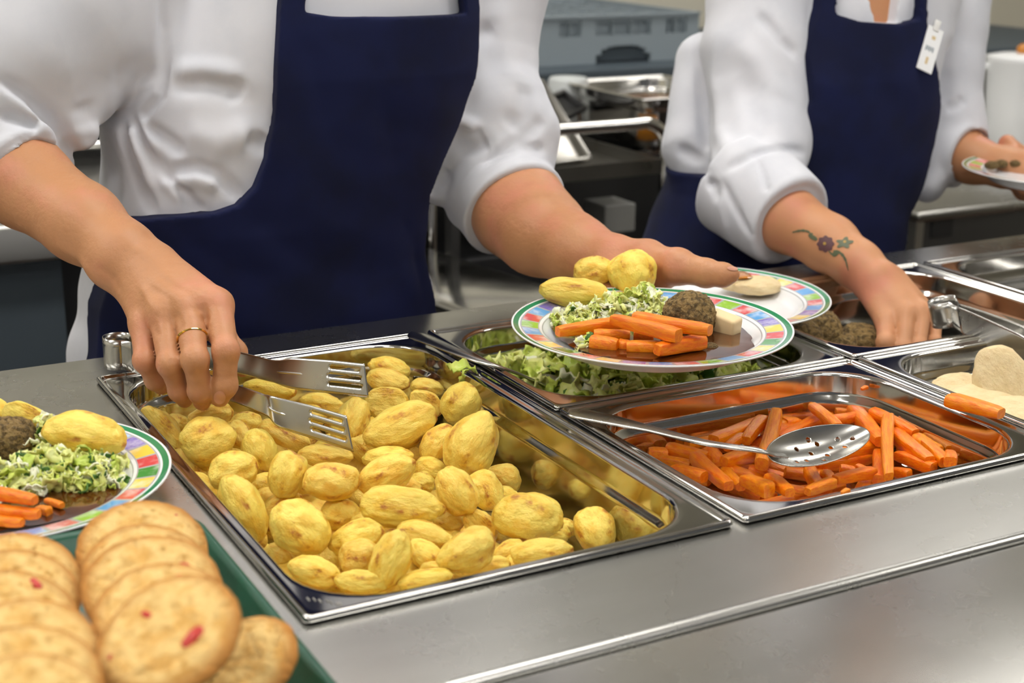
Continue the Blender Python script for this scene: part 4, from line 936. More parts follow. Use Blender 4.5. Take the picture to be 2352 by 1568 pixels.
rolls = SU([Band(cR-dR*.010, dR, .0540, .014, .004), Band(cR-dR*.030, dR+.1*UP, .0580, .011, .005), Band(cL_-dL*.012, dL, .0615, .015, .0035, .0625), Band(cL_-dL*.036, tl, .0640, .013, .005, .0615), Torus(cL_+dL*.001, dL, .0585, .0035)], .0022)
cav = [SU([Cone(cR-dR*.012, cR+dR*.07, .0430, .060)], .01), SU([Cone(cL_-dL*.012, cL_+dL*.07, .0535, .066)], .01)]
def wav(p, a=.0022):
    x, y, z = p[:, 0], p[:, 1], p[:, 2]
    return a*(np.sin(21*x+9*z+2*np.sin(17*y+11*z))*np.sin(26*z-13*x+1.5*np.sin(23*x))+.45*np.sin(55*x+38*z+2*np.sin(31*z)))
def jk1_(p):
    d = sl1(p)
    for c in cav: d = np.maximum(d, -c(p))
    return smin(d, rolls(p), .0028)+wav(p)
def folds_on(f, specs, gain=1.0):
    out = []
    for px, amp, w in specs:
        pts = march(f, px); out.append(Fold(pts, amp*gain, w*.92))
    return out
F1 = [([(372, -60), (374, 60), (375, 170), (366, 220), (330, 262), (240, 272)], .006, .005), ([(300, 268), (330, 330), (380, 400), (440, 470), (470, 492)], .009, .007), ([(335, 290), (385, 320), (420, 350)], .008, .006), ([(320, 275), (350, 350), (385, 420), (440, 480)], -.006, .006), ([(282, 280), (300, 360), (330, 440), (355, 490)], .007, .006), ([(300, 280), (322, 360), (352, 440)], -.005, .006),
      ([(395, 195), (470, 190), (530, 200), (560, 225)], .007, .010), ([(400, 170), (470, 165), (560, 180)], -.005, .012), ([(390, 395), (450, 385), (500, 400), (550, 455)], .008, .007), ([(380, 420), (450, 410), (505, 425)], -.005, .008), ([(560, 320), (600, 330), (615, 310)], .005, .010), ([(420, 300), (500, 330), (590, 300)], -.004, .014), ([(240, 330), (262, 400), (262, 470)], .005, .010),
      ([(0, 182), (60, 222), (110, 270), (150, 325), (175, 352)], .010, .007), ([(-10, 200), (55, 245), (100, 295), (130, 340)], -.006, .007), ([(0, 265), (50, 275), (95, 295)], .008, .006), ([(190, 230), (205, 280), (200, 340)], .004, .012), ([(255, 180), (310, 160), (340, 200)], .004, .016),
      ([(960, 265), (1010, 290), (1060, 325), (1085, 350)], .010, .008), ([(1000, 260), (1050, 280), (1105, 302)], -.007, .008), ([(1050, 340), (1100, 332), (1120, 325)], .007, .008), ([(1040, 290), (1075, 305), (1110, 303)], .006, .006), ([(1100, 385), (1160, 350), (1220, 300), (1250, 270)], .007, .007), ([(1190, 330), (1220, 340), (1250, 345)], .009, .006), ([(1205, 190), (1208, 260), (1170, 300)], .005, .012), ([(985, 445), (1010, 420), (1035, 395)], .008, .007), ([(1040, 100), (1100, 85), (1130, 60)], .005, .008), ([(1085, 125), (1060, 190)], .005, .010), ([(1150, 0), (1165, 100), (1180, 200)], -.003, .016)]
jk1 = folded(jk1_, folds_on(jk1_, F1, 1.4))
surf(jk1, (-.22, .46, -.26), (.66, .90, .50), .0024, 'jacket', MT['shirt'], P1)
# apron: cloth lying on the jacket front inside its outline
def apron_field(f, px, extra, top=.010, cx_=0):
    pts = march(f, px); poly = [(q[0], q[2]) if k[1] > -30 else (q[0]+(cx_-q[0])*.28, .485) for q, k in zip(pts, px)]+extra
    g2 = poly2(poly)
    def g(p):
        d = f(p); return np.maximum(np.maximum(d-top, -(d+.006)), np.maximum(g2(p[:, 0], p[:, 2]), p[:, 1]-.76))
    return g, poly
jkb1 = SU([Loft([(z, x, y, a+.006, b+.006) for z, x, y, a, b in T1])], .01)
AP1 = [(205, 812), (210, 700), (250, 560), (285, 497), (380, 492), (490, 486), (540, 468), (580, 428), (608, 360), (622, 280), (630, 150), (637, 18), (641, -45), (692, -45), (694, 26), (760, 34), (900, 38), (1040, 32), (1058, 28), (1056, -40), (1084, -40), (1088, 14), (1086, 60), (1083, 110), (1074, 175), (1050, 255), (1022, 330), (992, 395), (972, 440), (966, 500), (962, 560), (970, 620), (984, 680), (988, 716)]
ap1_, poly1 = apron_field(jkb1, AP1, [(.46, -.40), (-.05, -.40)], .011, c36[1]+.02)
AF1 = folds_on(jkb1, [([(900, 480), (930, 560), (955, 690)], .006, .010), ([(880, 560), (910, 620), (940, 700)], -.005, .010), ([(955, 560), (975, 640), (985, 700)], .006, .008), ([(700, 80), (720, 200), (740, 300)], .0025, .014), ([(860, 120), (870, 260), (900, 400)], .0025, .016), ([(560, 480), (660, 560), (760, 620)], .003, .018), ([(400, 520), (520, 600), (640, 640)], .003, .016), ([(650, 420), (760, 520), (900, 560)], -.003, .02), ([(640, 48), (760, 58), (900, 62), (1060, 52), (1080, 48)], .0022, .0022)])
ap1 = folded(lambda p: ap1_(p)+wav(p, .0010), AF1)
surf(ap1, (-.06, .56, -.34), (.58, .82, .51), .0024, 'apron', MT['apron'], P1)
# collar lapels, fingernails, ring
patch(handR, ellpx(505, 912, 13, 15, .15), .0007, 'fingernail', MT['nail'], B1)['label'] = 'index fingernail'
patch(handL, ellpx(1682, 617, 12, 4.5, .12), .0006, 'fingernail', MT['nail'], B1)['label'] = 'thumbnail'
ra, rb = P(436, 741, 1.255), P(449, 826, 1.233); rn = rb-ra; rn /= np.linalg.norm(rn); rc = P(442, 776, 1.2475)
rx = np.cross(rn, [0, 0, 1.]); rx /= np.linalg.norm(rx); ry = np.cross(rn, rx); tilt = rn+.30*RIGHT*0
rr = .0124
bm = tubebm([rc+rr*(math.cos(2*math.pi*k/48)*rx+math.sin(2*math.pi*k/48)*ry) for k in range(49)], .0011, n=8, cap=False)
o = bmobj('ring', bm, MT['gold'], P1, True); o['label'] = 'plain gold finger ring'
def finish_head(e, HL, HR, hc, s=1.0, hairz=.03, bun=True):
    for sx in (-1, 1):
        v, f = ICO3; obj('eye', [HL(sx*.031, .078, .010)+np.array(q)*.0115*s for q in v], f, MT['white'], e)
    hs = SU([Ell(HL(0, -.022, .045), np.array([.084, .094, .086])*s, HR)]+([Ell(HL(0, -.11, .06), np.array([.035, .032, .035])*s, HR)] if bun else []), .01)
    cut = Ell(HL(0, .09, -.035), np.array([.085, .085, .088])*s, HR)
    low = HL(0, 0, -.03)[2]
    def g(p): return np.maximum(np.maximum(hs(p), -cut(p)), low-p[:, 2])+.002*np.sin(160*p[:, 0])*np.sin(50*p[:, 2])
    surf(g, hc-np.array([.17]*3), hc+np.array([.17]*3), .004, 'hair', MT['hair'], e)
finish_head(P1, HL1, HR1, hc1)
def legs(e, cx, cy, w, m=MT['trousers']):
    zt = -.22
    f = SU([Ell([cx, cy, zt-.02], [w, .11, .12])]+[Cone([cx+s*w*.5, cy, zt-.05], [cx+s*.10, cy+.01, FLOOR+.09], .085, .06) for s in (-1, 1)], .04)
    surf(f, (cx-.26, cy-.16, FLOOR+.03), (cx+.26, cy+.16, zt+.12), .009, 'trousers', m, e)
    for s in (-1, 1):
        sh = SU([Cone([cx+s*.10, cy+.02, FLOOR+.05], [cx+s*.115, cy-.13, FLOOR+.035], .045, .034), Cone([cx+s*.10, cy+.02, FLOOR+.1], [cx+s*.10, cy+.02, FLOOR+.05], .05)], .02)
        surf(lambda p: np.maximum(sh(p), FLOOR-p[:, 2]), (cx+s*.1-.1, cy-.22, FLOOR-.01), (cx+s*.1+.12, cy+.12, FLOOR+.16), .007, 'shoe', MT['black'], e)
legs(P1, T1[0][1], .755, .16)
# ================================================================== person 2
T2 = torso_rows([(-.30, 1440, 2060, 1080, 990, .82, .135), (-.05, 1500, 2066, 630, 565, .82, .132), (0, 1525, 2068, 545, 480, .82, .128), (.05, 1560, 2090, 460, 400, .82, .122), (.10, 1580, 2122, 370, 315, .82, .118), (.15, 1600, 2146, 280, 235, .82, .117), (.20, 1650, 2152, 190, 155, .82, .116), (.25, 1700, 2185, 98, 75, .825, .114), (.30, 1735, 2200, 5, -10, .83, .110), (.36, 1760, 2210, -110, -120, .835, .100)])
d36 = T2[-1]
T2 += [(.42, d36[1]+.005, .845, .15, .090), (.47, d36[1]+.008, .85, .11, .075), (.50, d36[1]+.01, .855, .07, .062)]
QS, QE, QW = P(1765, -110, 1.99), P(1728, 430, 1.885), P(2012, 640, 1.70)
MS, ME, MW = P(2190, -90, 2.12), P(2185, 330, 2.13), P(2360, 392, 2.05)
hc2 = np.array([d36[1]+.01, .80, .70]); head2, HL2, HR2 = head_sdf(hc2, (-.3, -1, -.25), .97)
tbody2 = SU([Loft([(z, x, y, a-.014, b-.014) for z, x, y, a, b in T2]), Cone([d36[1]+.01, .85, .44], [d36[1]+.012, .82, .62], .054, .05)]+limb((QS, .045), (QE, .042))+limb((MS, .045), (ME, .040)), .03)
# the open neck shows skin above the apron
nkp = P(2028, -10, 2.0)
fq = limb((QE, .043), (P(1810, 505, 1.812), rp(73, 1.812)), (P(1905, 560, 1.762), rp(64, 1.762)), (P(1970, 608, 1.722), rp(54, 1.722)), (QW, rp(48, 1.70)))
qm = [J(2036, 738, 1.655, 23), J(2081, 722, 1.65, 23), J(2118, 716, 1.655, 21), J(2148, 730, 1.665, 17)]
qmeta = [Cone(P(1998, 660, 1.70), qm[0][0], rp(34, 1.69), qm[0][1]*1.1), Cone(P(2020, 650, 1.695), qm[1][0], rp(36, 1.69), qm[1][1]), Cone(P(2040, 648, 1.70), qm[2][0], rp(36, 1.69), qm[2][1]), Cone(P(2058, 655, 1.705), qm[3][0], rp(32, 1.69), qm[3][1]), Cone(P(2040, 690, 1.70), P(2090, 745, 1.69), rp(40, 1.7), rp(34, 1.7))]
baseq = SU(fq+qmeta, .012)
digq = [digit([qm[0], J(2034, 788, 1.628, 20), J(2046, 836, 1.632, 17), J(2052, 850, 1.635, 14)]), digit([qm[1], J(2076, 800, 1.622, 17.5), J(2082, 850, 1.632, 17), J(2084, 866, 1.638, 13)]), digit([qm[2], J(2111, 795, 1.628, 16), J(2110, 842, 1.64, 16), J(2110, 858, 1.645, 13)]), digit([qm[3], J(2146, 786, 1.642, 14.5), J(2141, 826, 1.655, 14), J(2138, 840, 1.66, 11)]),
        digit([J(2085, 700, 1.725, 24), J(2120, 760, 1.72, 20), J(2126, 800, 1.705, 17), J(2126, 824, 1.69, 13)])]
handQ = hand_field(baseq, digq, .007)
fmv = limb((ME, .040), (P(2235, 368, 2.10), .032), (P(2310, 385, 2.07), .027), (MW, .025))+[Cone(MW, P(2420, 424, 2.02), .024, .017), Cone(MW, P(2400, 440, 2.04), .022, .016)]
q0 = [P(2350, 440, 2.06), P(2385, 446, 2.04), P(2420, 448, 2.03), P(2450, 442, 2.03)]
fmv += [Cone(P(2380, 410, 2.05), q, .018, .011) for q in q0]
dm = [digit([(q, .0105), (np.array([PL3[0]-.03+.03*i, PL3[1]+.03, PL3[2]-.0085]), .009), (np.array([PL3[0]-.04+.03*i, PL3[1]-.03, PL3[2]-.0085]), .008)]) for i, q in enumerate(q0)]
dm.append(digit([J(2405, 395, 2.05, 20), (np.array([PL3[0]+.03, PL3[1]+.125, PL3[2]+.034]), .010), (np.array([PL3[0]+.02, PL3[1]+.10, PL3[2]+.030]), .008)]))
handM = hand_field(SU(fmv, .012), dm)
def body2(p): return np.minimum(smin(tbody2(p), np.minimum(handQ(p), handM(p)), .004), smin(head2(p), tbody2(p), .02))
P2 = empty('person', (T2[2][1], .82, FLOOR)); tag(P2, 'person with a forearm flower tattoo reaching into the stuffing pan', 'person')
B2 = surf(body2, (.55, .28, -.28), (1.72, 1.0, .86), .0026, 'body', MT['skin2'], P2)
dQ = P(1850, 525, 1.795)-P(1740, 445, 1.86); dQ /= np.linalg.norm(dQ); cQ = P(1808, 502, 1.815)
dM = P(2290, 380, 2.08)-P(2200, 345, 2.12); dM /= np.linalg.norm(dM); cM = P(2212, 352, 2.112)
sl2 = SU([Loft([(z, x, y, a+.004, b+.004) for z, x, y, a, b in T2]),
  Cone(QS, P(1735, 120, 1.95), .082, .066), Cone(P(1735, 120, 1.95), P(1745, 340, 1.91), .064, .058), Cone(P(1745, 330, 1.91), P(1735, 430, 1.87), .060, .056), Cone(P(1735, 430, 1.87), cQ-dQ*.06, .058, .055), Cone(P(1625, 150, 2.03), P(1590, 340, 2.0), .045, .038), Cone(P(1590, 340, 2.0), P(1598, 385, 1.99), .034, .02),
  Cone(MS, P(2172, 150, 2.13), .062, .05), Cone(P(2172, 150, 2.13), ME, .048, .047), Cone(ME, cM-dM*.012, .048, .042), Cone(P(2160, 330, 2.12), P(2130, 430, 2.11), .03, .022)], .018)
rolls2 = SU([Band(cQ-dQ*.045, dQ, .0700, .050, .006, .0600), Torus(cQ+dQ*.003, dQ, .0545, .0050), Band(cM-dM*.020, dM, .0510, .024, .005, .0480), Torus(cM+dM*.002, dM, .0435, .0045)], .003)
cav2 = [Cone(cQ-dQ*.012, cQ+dQ*.07, .0490, .062), Cone(cM-dM*.012, cM+dM*.07, .0375, .048)]
def jk2_(p):
    d = sl2(p)
    for c in cav2: d = np.maximum(d, -c(p))
    d = smin(d, rolls2(p), .003)+wav(p+np.float32(.37), .002)
    return np.maximum(d, -vneck(p))
vn = march(sl2, [(1975, -60), (2002, 20), (2010, 52), (2060, 55), (2072, -60)]); vp = poly2([(q[0], q[2]) for q in vn]+[(vn[-1][0]+.01, .6), (vn[0][0]-.01, .6)])
def vneck(p): return np.maximum(vp(p[:, 0], p[:, 2]), np.maximum(-(sl2(p)+.024), p[:, 1]-.85))
F2 = [([(1600, 110), (1612, 230), (1618, 330), (1640, 430), (1650, 465)], .007, .007), ([(1660, 60), (1640, 180), (1650, 300), (1680, 370)], -.004, .012), ([(1700, 100), (1780, 200), (1850, 245)], -.004, .014), ([(1740, 30), (1790, 90), (1830, 130)], .006, .008), ([(1670, 390), (1720, 360), (1790, 340), (1850, 350)], .007, .006), ([(1740, 360), (1760, 430), (1800, 500)], .0035, .004), ([(1655, 410), (1690, 480), (1730, 545)], .004, .005), ([(1650, 450), (1668, 520), (1690, 565)], -.004, .006), ([(1555, 340), (1600, 360), (1630, 400)], .008, .008), ([(1700, 170), (1740, 260), (1760, 330)], .004, .014), ([(2170, 250), (2200, 240), (2215, 225)], .005, .007), ([(2180, 90), (2170, 180), (2165, 240)], .004, .010), ([(2130, 330), (2120, 390), (2100, 430)], .004, .010), ([(1880, 370), (1885, 400), (1915, 430)], .004, .006)]
jk2 = folded(jk2_, folds_on(jk2_, F2, 1.35))
surf(jk2, (.60, .50, -.26), (1.66, 1.02, .50), .0030, 'jacket', MT['shirt'], P2)
handQ0 = handQ
handQ = folded(handQ0, [Fold(march(handQ0, l), a, w) for l, a, w in [([(2055, 735), (2058, 765), (2057, 800)], .0035, .004), ([(2098, 722), (2096, 760), (2093, 800)], .0032, .0035), ([(2132, 724), (2130, 760), (2128, 795)], .0030, .0035), ([(2010, 670), (2040, 700), (2070, 722)], -.0014, .004), ([(2040, 660), (2080, 690), (2110, 715)], -.0014, .004), ([(1960, 655), (1985, 648), (2005, 640)], .002, .003)]])
jkb2 = SU([Loft([(z, x, y, a+.006, b+.006) for z, x, y, a, b in T2])], .01)
AP2 = [(1512, 620), (1530, 560), (1570, 470), (1600, 400), (1680, 400), (1760, 340), (1850, 230), (1830, 125), (1862, 20), (1866, -60), (1898, -60), (1902, 30), (1960, 48), (2060, 56), (2100, 42), (2108, -50), (2116, -40), (2116, 60), (2128, 120), (2142, 185), (2144, 240), (2128, 330), (2100, 420), (2075, 490), (2062, 570)]
ap2_, poly_2 = apron_field(jkb2, AP2, [(1.12, -.40), (.60, -.40)], .017, d36[1])
poly_2[:4] = [(.60, -.057), (.60, .030), (.72, .066), (.868, .078)]
jl2 = SU([Loft([(z, x, y, a+.008, b+.008) for z, x, y, a, b in T2]), Cone(P(1592, 360, 2.0), P(1600, 420, 2.0), .030, .015)], .018)
g2d = poly2(poly_2)
def ap2_(p):
    f = jl2(p); return np.maximum(np.maximum(np.maximum(f-.011, -(f+.006)), g2d(p[:, 0], p[:, 2])), p[:, 1]-np.where(p[:, 2] < .12, .93, .84))
AF2 = folds_on(jkb2, [([(2100, 60), (2112, 200), (2105, 300)], .006, .008), ([(2085, 100), (2090, 220), (2080, 300)], -.004, .010), ([(1900, 60), (1930, 150), (1950, 230)], .003, .010), ([(2020, 450), (2060, 350), (2100, 270)], .003, .012), ([(1540, 600), (1600, 520), (1640, 440)], .004, .012), ([(1600, 600), (1700, 610), (1800, 600)], .004, .012)])
ap2 = folded(lambda p: ap2_(p)+wav(p, .0010), AF2)
surf(ap2, (.60, .60, -.34), (1.40, .92, .51), .0030, 'apron', MT['apron'], P2)
finish_head(P2, HL2, HR2, hc2, .97)
legs(P2, T2[0][1], .83, .15)
# flower tattoo on the forearm
def tat(px, m): patch(handQ, px, .0006, 'tattoo', m, B2, 3)
def stroke(pts, w, m):
    pts = [np.array(q, float) for q in spline([np.array([a, b, 0]) for a, b in pts], 5)]; L, R_ = [], []
    for i, q in enumerate(pts):
        t = pts[min(i+1, len(pts)-1)]-pts[max(i-1, 0)]; t = t/np.linalg.norm(t); nn = np.array([-t[1], t[0]]); ww = w*(.35+.65*math.sin(math.pi*min(1, (i+1)/len(pts)*1.1)))*(1+.25*math.sin(i*2.1))
        L.append(q[:2]+nn*ww/2); R_.append(q[:2]-nn*ww/2)
    hit = march(handQ, L+R_); hit = hit+grad(handQ, hit)*.0006; n = len(L)
    o = obj('tattoo', hit, [(k, k+1, n+k+1, n+k) for k in range(n-1)], m, B2)
T_ = lambda a, b: (1500+a/2.2394, a and b/2.2394)
TG, TP, TD = MT['tattoo_green'], MT['tattoo_plum'], MT['tattoo_dot']
stroke([T_(718, 1195), T_(760, 1186), T_(800, 1192), T_(830, 1225)], 5, TG); stroke([T_(930, 1290), T_(965, 1302), T_(990, 1335), T_(1005, 1390)], 6, TG); stroke([T_(905, 1290), T_(925, 1310), T_(945, 1315)], 4, TG)
tat(ellpx(*T_(888, 1255), 19, 18, 0, 32, .10, 8), TP); patch(handQ, ellpx(*T_(884, 1253), 3.5, 3.5), .0011, 'tattoo', TD, B2, 2)
tat(ellpx(*T_(985, 1250), 17, 11, -.15, 30, .28, 5), TG); patch(handQ, ellpx(*T_(987, 1245), 3.5, 3), .0011, 'tattoo', TD, B2, 2)
tat(ellpx(*T_(825, 1222), 11, 5, .5, 16), TG); tat(ellpx(*T_(940, 1303), 9, 6, -.8, 16), TG)
tat(ellpx(*T_(812, 1208), 6, 4, -.6, 12), TG)
# name badge
bc = march(jkb2, [(2124, 122)])[0]+.024*BACK
def badge():
    x = 36*RIGHT-17*UP; x /= np.linalg.norm(x); y = 94*UP+6*RIGHT; y -= x*(x@y)*.6; y /= np.linalg.norm(y); n = np.cross(x, y); n /= np.linalg.norm(n); D = depth(bc); M_ = np.stack([x, y, n], 1)
    w_, h_ = rp(38, D), rp(104, D)*.98
    e = empty('name_badge', bc); card = [None]; tag(e, 'white name badge clipped to the edge of the tattooed person\'s apron', 'badge')
    def part(nm_, lo, hi, m):
        mm = Matrix.Identity(4)
        for r in range(3):
            for c in range(3): mm[r][c] = float(M_[r, c])
            mm[r][3] = float(bc[r])
        o = bmobj(nm_, boxbm(lo, hi, None, mm), m, card[0] if (card[0] and nm_ != 'clip') else e)
        if nm_ == 'card': card[0] = o
        return o
    part('card', (-w_/2, -h_/2, -.001), (w_/2, h_/2, .001), MT['white']); part('clip', (-.004, h_/2-.004, -.006), (.004, h_/2+.010, .002), MT['chrome'])
    part('orange_mark', (-.002, h_*.23, .001), (.003, h_*.31, .0013), MT['tan_print']); part('orange_mark', (-.002, -h_*.34, .001), (.0015, -h_*.18, .0013), MT['tan_print'])
    for k in range(5): part('grey_lettering', (-.0065+k*.0024, -.0030+.0012*(k % 2), .001), (-.0048+k*.0024, .0035, .0013), MT['grey_plastic'])
badge()
# ------------------------------------------------------------------ kitchen behind
BN = empty('dish_bench', (1.7, 2.45, FLOOR)); tag(BN, 'dark steel bench along the back wall under the grey dish rack', 'bench')
bmobj('bench_top', boxbm((.75, 2.10, .020), (3.3, 2.90, .048)), MT['grey_dark'], BN, False, .004)
bmobj('front_panel', boxbm((.78, 2.14, FLOOR+.06), (3.25, 2.86, .0199)), MT['steel_dark'], BN)
bmobj('kick_plate', boxbm((.8, 2.18, FLOOR), (3.2, 2.8, FLOOR+.0599)), MT['black'], BN)
# grey plastic dish rack with square windows
RK = empty('dish_rack', (1.55, 2.45, .0485)); tag(RK, 'grey plastic dishwasher rack standing on the bench at the back', 'dish rack')
def rack():
    X0, X1, Y0, Y1, Z0, Z1 = 1.30, 1.848, 2.20, 2.72, .0485, .160
    f = lambda px: PY(px, 70, Y0)[0]
    wins = [(f(1285), f(1310)), (f(1312), f(1336)), (f(1369), f(1408)), (f(1411), f(1450)), (f(1453), f(1495)), (f(1528), f(1550)), (f(1553), f(1577))]
    xs = sorted({X0, X1, *[q for w_ in wins for q in w_]}); za, zb_ = .112, .146; ha, hb = f(1370), f(1497)
    bm = bmesh.new(); t = .010
    boxbm((X0, Y0, zb_), (X1, Y0+t, Z1), bm)
    for a, b in zip(xs, xs[1:]):
        if (a, b) not in wins: boxbm((a, Y0, za), (b, Y0+t, zb_), bm)
        else: boxbm((a, Y0+.016, za), (b, Y0+.020, zb_), bm)
    boxbm((X0, Y0, .088), (X1, Y0+t, za), bm); boxbm((X0, Y0, Z0), (ha, Y0+t, .088), bm); boxbm((hb, Y0, Z0), (X1, Y0+t, .088), bm)
    n = 10
    for k in range(n):     # arched top of the hand hole
        u0, u1 = k/n, (k+1)/n; um = (u0+u1)/2*2-1; zt = .058+.030*(1-abs(um)**4)
        if zt < .0875: boxbm((ha+(hb-ha)*u0, Y0, zt), (ha+(hb-ha)*u1, Y0+t, .088), bm)
    boxbm((X0, Y1-t, Z0), (X1, Y1, Z1), bm); boxbm((X0, Y0+t, Z0), (X0+t, Y1-t, Z1), bm); boxbm((X1-t, Y0+t, Z0), (X1, Y1-t, Z1), bm); boxbm((X0, Y0, Z1-.006), (X1, Y0-.006, Z1), bm)
    return bm, (X0, X1, Y0, Y1, Z0, Z1)
bm, (X0, X1, Y0, Y1, Z0, Z1) = rack(); bmobj('frame', bm, MT['grey_plastic'], RK)
bm = bmesh.new()
for i in range(1, 7): boxbm((X0+(X1-X0)*i/7-.003, Y0+.011, Z0+.004), (X0+(X1-X0)*i/7+.003, Y1-.011, Z1-.008), bm)
for i in range(1, 6): boxbm((X0+.011, Y0+(Y1-Y0)*i/6-.003, Z0+.004), (X1-.011, Y0+(Y1-Y0)*i/6+.003, Z1-.010), bm)
bmobj('divider_grid', bm, MT['grey_plastic'], RK)
bmobj('base', boxbm((X0+.011, Y0+.03, Z0), (X1-.011, Y1-.011, Z0+.0039)), MT['grey_dark'], RK)
bmobj('hand_hole_shade', boxbm((PY(1366, 70, Y0)[0], Y0+.0105, Z0+.004), (PY(1501, 70, Y0)[0], Y0+.0285, .092)), MT['grey_dark'], RK)  # solid dark block behind the hand hole, its colour standing in for shade
# tubular trolley with shelves
TY0, TY1, TX0, TX1 = 1.50, 2.02, .80, 1.285
TL = empty('kitchen_trolley', ((TX0+TX1)/2, 1.76, FLOOR)); tag(TL, 'steel tube trolley with tray shelves between the two people', 'trolley')
for y in (TY0, TY1):
    pts = spline([(TX0, y, FLOOR+.08), (TX0, y, -.10), (TX0, y, -.01), (TX0+.035, y, .024), (TX0+.10, y, .026), (TX1-.10, y, .026), (TX1-.035, y, .024), (TX1, y, -.012), (TX1, y, -.10), (TX1, y, FLOOR+.08)], 8)
    bmobj('tube_frame', tubebm(pts, .0115), MT['chrome'], TL, True)
def shelf(z, h=.028):
    bm = boxbm((TX0+.012, TY0, z), (TX1-.012, TY1, z+.003))
    boxbm((TX0+.012, TY0-.002, z), (TX1-.012, TY0+.002, z+h), bm); boxbm((TX0+.012, TY1-.002, z), (TX1-.012, TY1+.002, z+h), bm); boxbm((TX0+.010, TY0, z), (TX0+.014, TY1, z+h), bm); boxbm((TX1-.014, TY0, z), (TX1-.010, TY1, z+h), bm)
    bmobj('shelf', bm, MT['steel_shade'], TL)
for z in (-.070, -.34, -.62): shelf(z)
for x in (TX0, TX1):
    for y in (TY0, TY1): bmobj('caster', tubebm([(x-.012, y, FLOOR+.04), (x+.012, y, FLOOR+.04)], .04, n=20), MT['black'], TL, True)
a, b = PY(1390, 474, 1.62), PY(1458, 530, 1.62)
o = bmobj('white_carton', boxbm((a[0], 1.62, min(a[2], b[2])), (b[0], 1.70, max(a[2], b[2]))), MT['paper'], None, False, .002); tag(o, 'small pale carton under the trolley shelf between the two people', 'carton')
# black crate carrying the carton
o = bmobj('black_crate', boxbm((.86, 1.56, -.3365), (1.25, 1.98, min(a[2], b[2])-.0005)), MT['black'], None, False, .006); tag(o, 'black crate on the middle shelf of the trolley below the pale carton', 'crate')
# deep pan with soup on the trolley
fl = PY(1478, 211, 1.62); vs, fs = gn_pan(.265, .325, .112); o = obj('food_pan', vs, fs, MT['steel_pan']); o.location = (fl[0], 1.62, -.067+.1135); solid(o, .0008); tag(o, 'deep steel pan of brown soup on the trolley behind', 'food pan')
sx, sy = fl[0], 1.62
o = obj('soup', [(sx+.024, sy+.024, .015), (sx+.241, sy+.024, .015), (sx+.241, sy+.301, .015), (sx+.024, sy+.301, .015)], [(0, 1, 2, 3)], MT['soup']); tag(o, 'brown soup in the deep pan on the trolley', 'soup', None, 'stuff'); solid(o, .05)
# a pan lid leaning on the trolley rail, and one behind it
def leaning(tl, tr, br, bl, label, m):
    'a flat sheet pan with raised lips, standing on its lower edge'
    tl, tr, br, bl = (np.asarray(k, float) for k in (tl, tr, br, bl)); x = (tr-tl)+(br-bl); x /= np.linalg.norm(x); y = (tl+tr-bl-br)/2; d = np.linalg.norm(y); y = y-x*(y@x); y /= np.linalg.norm(y); z = np.cross(x, y); c = (tl+tr+br+bl)/4
    w = (np.linalg.norm(tr-tl)+np.linalg.norm(br-bl))/2; mm = Matrix(((x[0], y[0], z[0], c[0]), (x[1], y[1], z[1], c[1]), (x[2], y[2], z[2], c[2]), (0, 0, 0, 1)))
    bm = boxbm((-w/2, -d/2, -.002), (w/2, d/2, 0), None, mm)
    for lo, hi in (((-w/2, -d/2, 0), (-w/2+.008, d/2, .012)), ((w/2-.008, -d/2, 0), (w/2, d/2, .012)), ((-w/2, -d/2, 0), (w/2, -d/2+.008, .012)), ((-w/2, d/2-.008, 0), (w/2, d/2, .012))): boxbm(lo, hi, bm, mm)
    o = bmobj('leaning_pan', bm, m, None, True, .002); return tag(o, label, 'food pan')
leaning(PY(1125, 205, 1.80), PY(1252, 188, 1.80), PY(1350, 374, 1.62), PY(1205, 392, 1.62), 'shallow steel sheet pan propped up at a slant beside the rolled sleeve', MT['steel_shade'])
leaning(PY(1265, 205, 1.90), PY(1330, 240, 1.86), PY(1300, 300, 1.72), PY(1250, 250, 1.76), 'dark tipped pan behind the slanting one', MT['steel_dark'])
o = PY(1282, 240, 1.98); vs, fs = lathe([(0, 0), (.040, 0), (.042, .004), (.042, .118), (.038, .124), (0, .124)], 40); t = obj('white_tub', [(v[0]+o[0], v[1]+1.94, v[2]-.0668) for v in vs], fs, MT['tub']); tag(t, 'pale grey tub below the dish rack on the trolley', 'tub')
# steel cupboard low between the counter and the trolley
A, B = PZ(985, 566, -.15), PZ(1300, 664, -.15)
d = (B-A)/np.linalg.norm(B-A); nrm = np.array([d[1], -d[0], 0]); nrm = nrm if nrm@BACK < 0 else -nrm
LC = empty('low_cabinet', A); LC.location = V((A[0], A[1], FLOOR)); tag(LC, 'low steel cabinet with a bright rounded top edge behind the counter', 'cabinet')
def rotbox(nm_, u0, u1, v0, v1, z0, z1, m, bev=0):
    mm = Matrix(((d[0], nrm[0], 0, A[0]), (d[1], nrm[1], 0, A[1]), (0, 0, 1, 0), (0, 0, 0, 1)))
    return bmobj(nm_, boxbm((u0, v0, z0), (u1, v1, z1), None, mm), m, LC, bool(bev), bev, 4)
Lc = np.linalg.norm(B-A)
rotbox('cabinet_top', -.01, Lc+.1, -.20, 0, -.185, -.15, MT['chrome'], .012)
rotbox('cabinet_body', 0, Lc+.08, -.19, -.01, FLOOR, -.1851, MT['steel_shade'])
rotbox('corner_post', Lc*.13, Lc*.18, .0005, .018, FLOOR, .06, MT['steel_dark'])
rotbox('door_panel', Lc*.2, Lc*.42, -.0099, -.004, FLOOR+.1, -.20, MT['steel_dull']); rotbox('door_panel', Lc*.5, Lc, -.0099, -.004, FLOOR+.1, -.20, MT['steel_dull'])
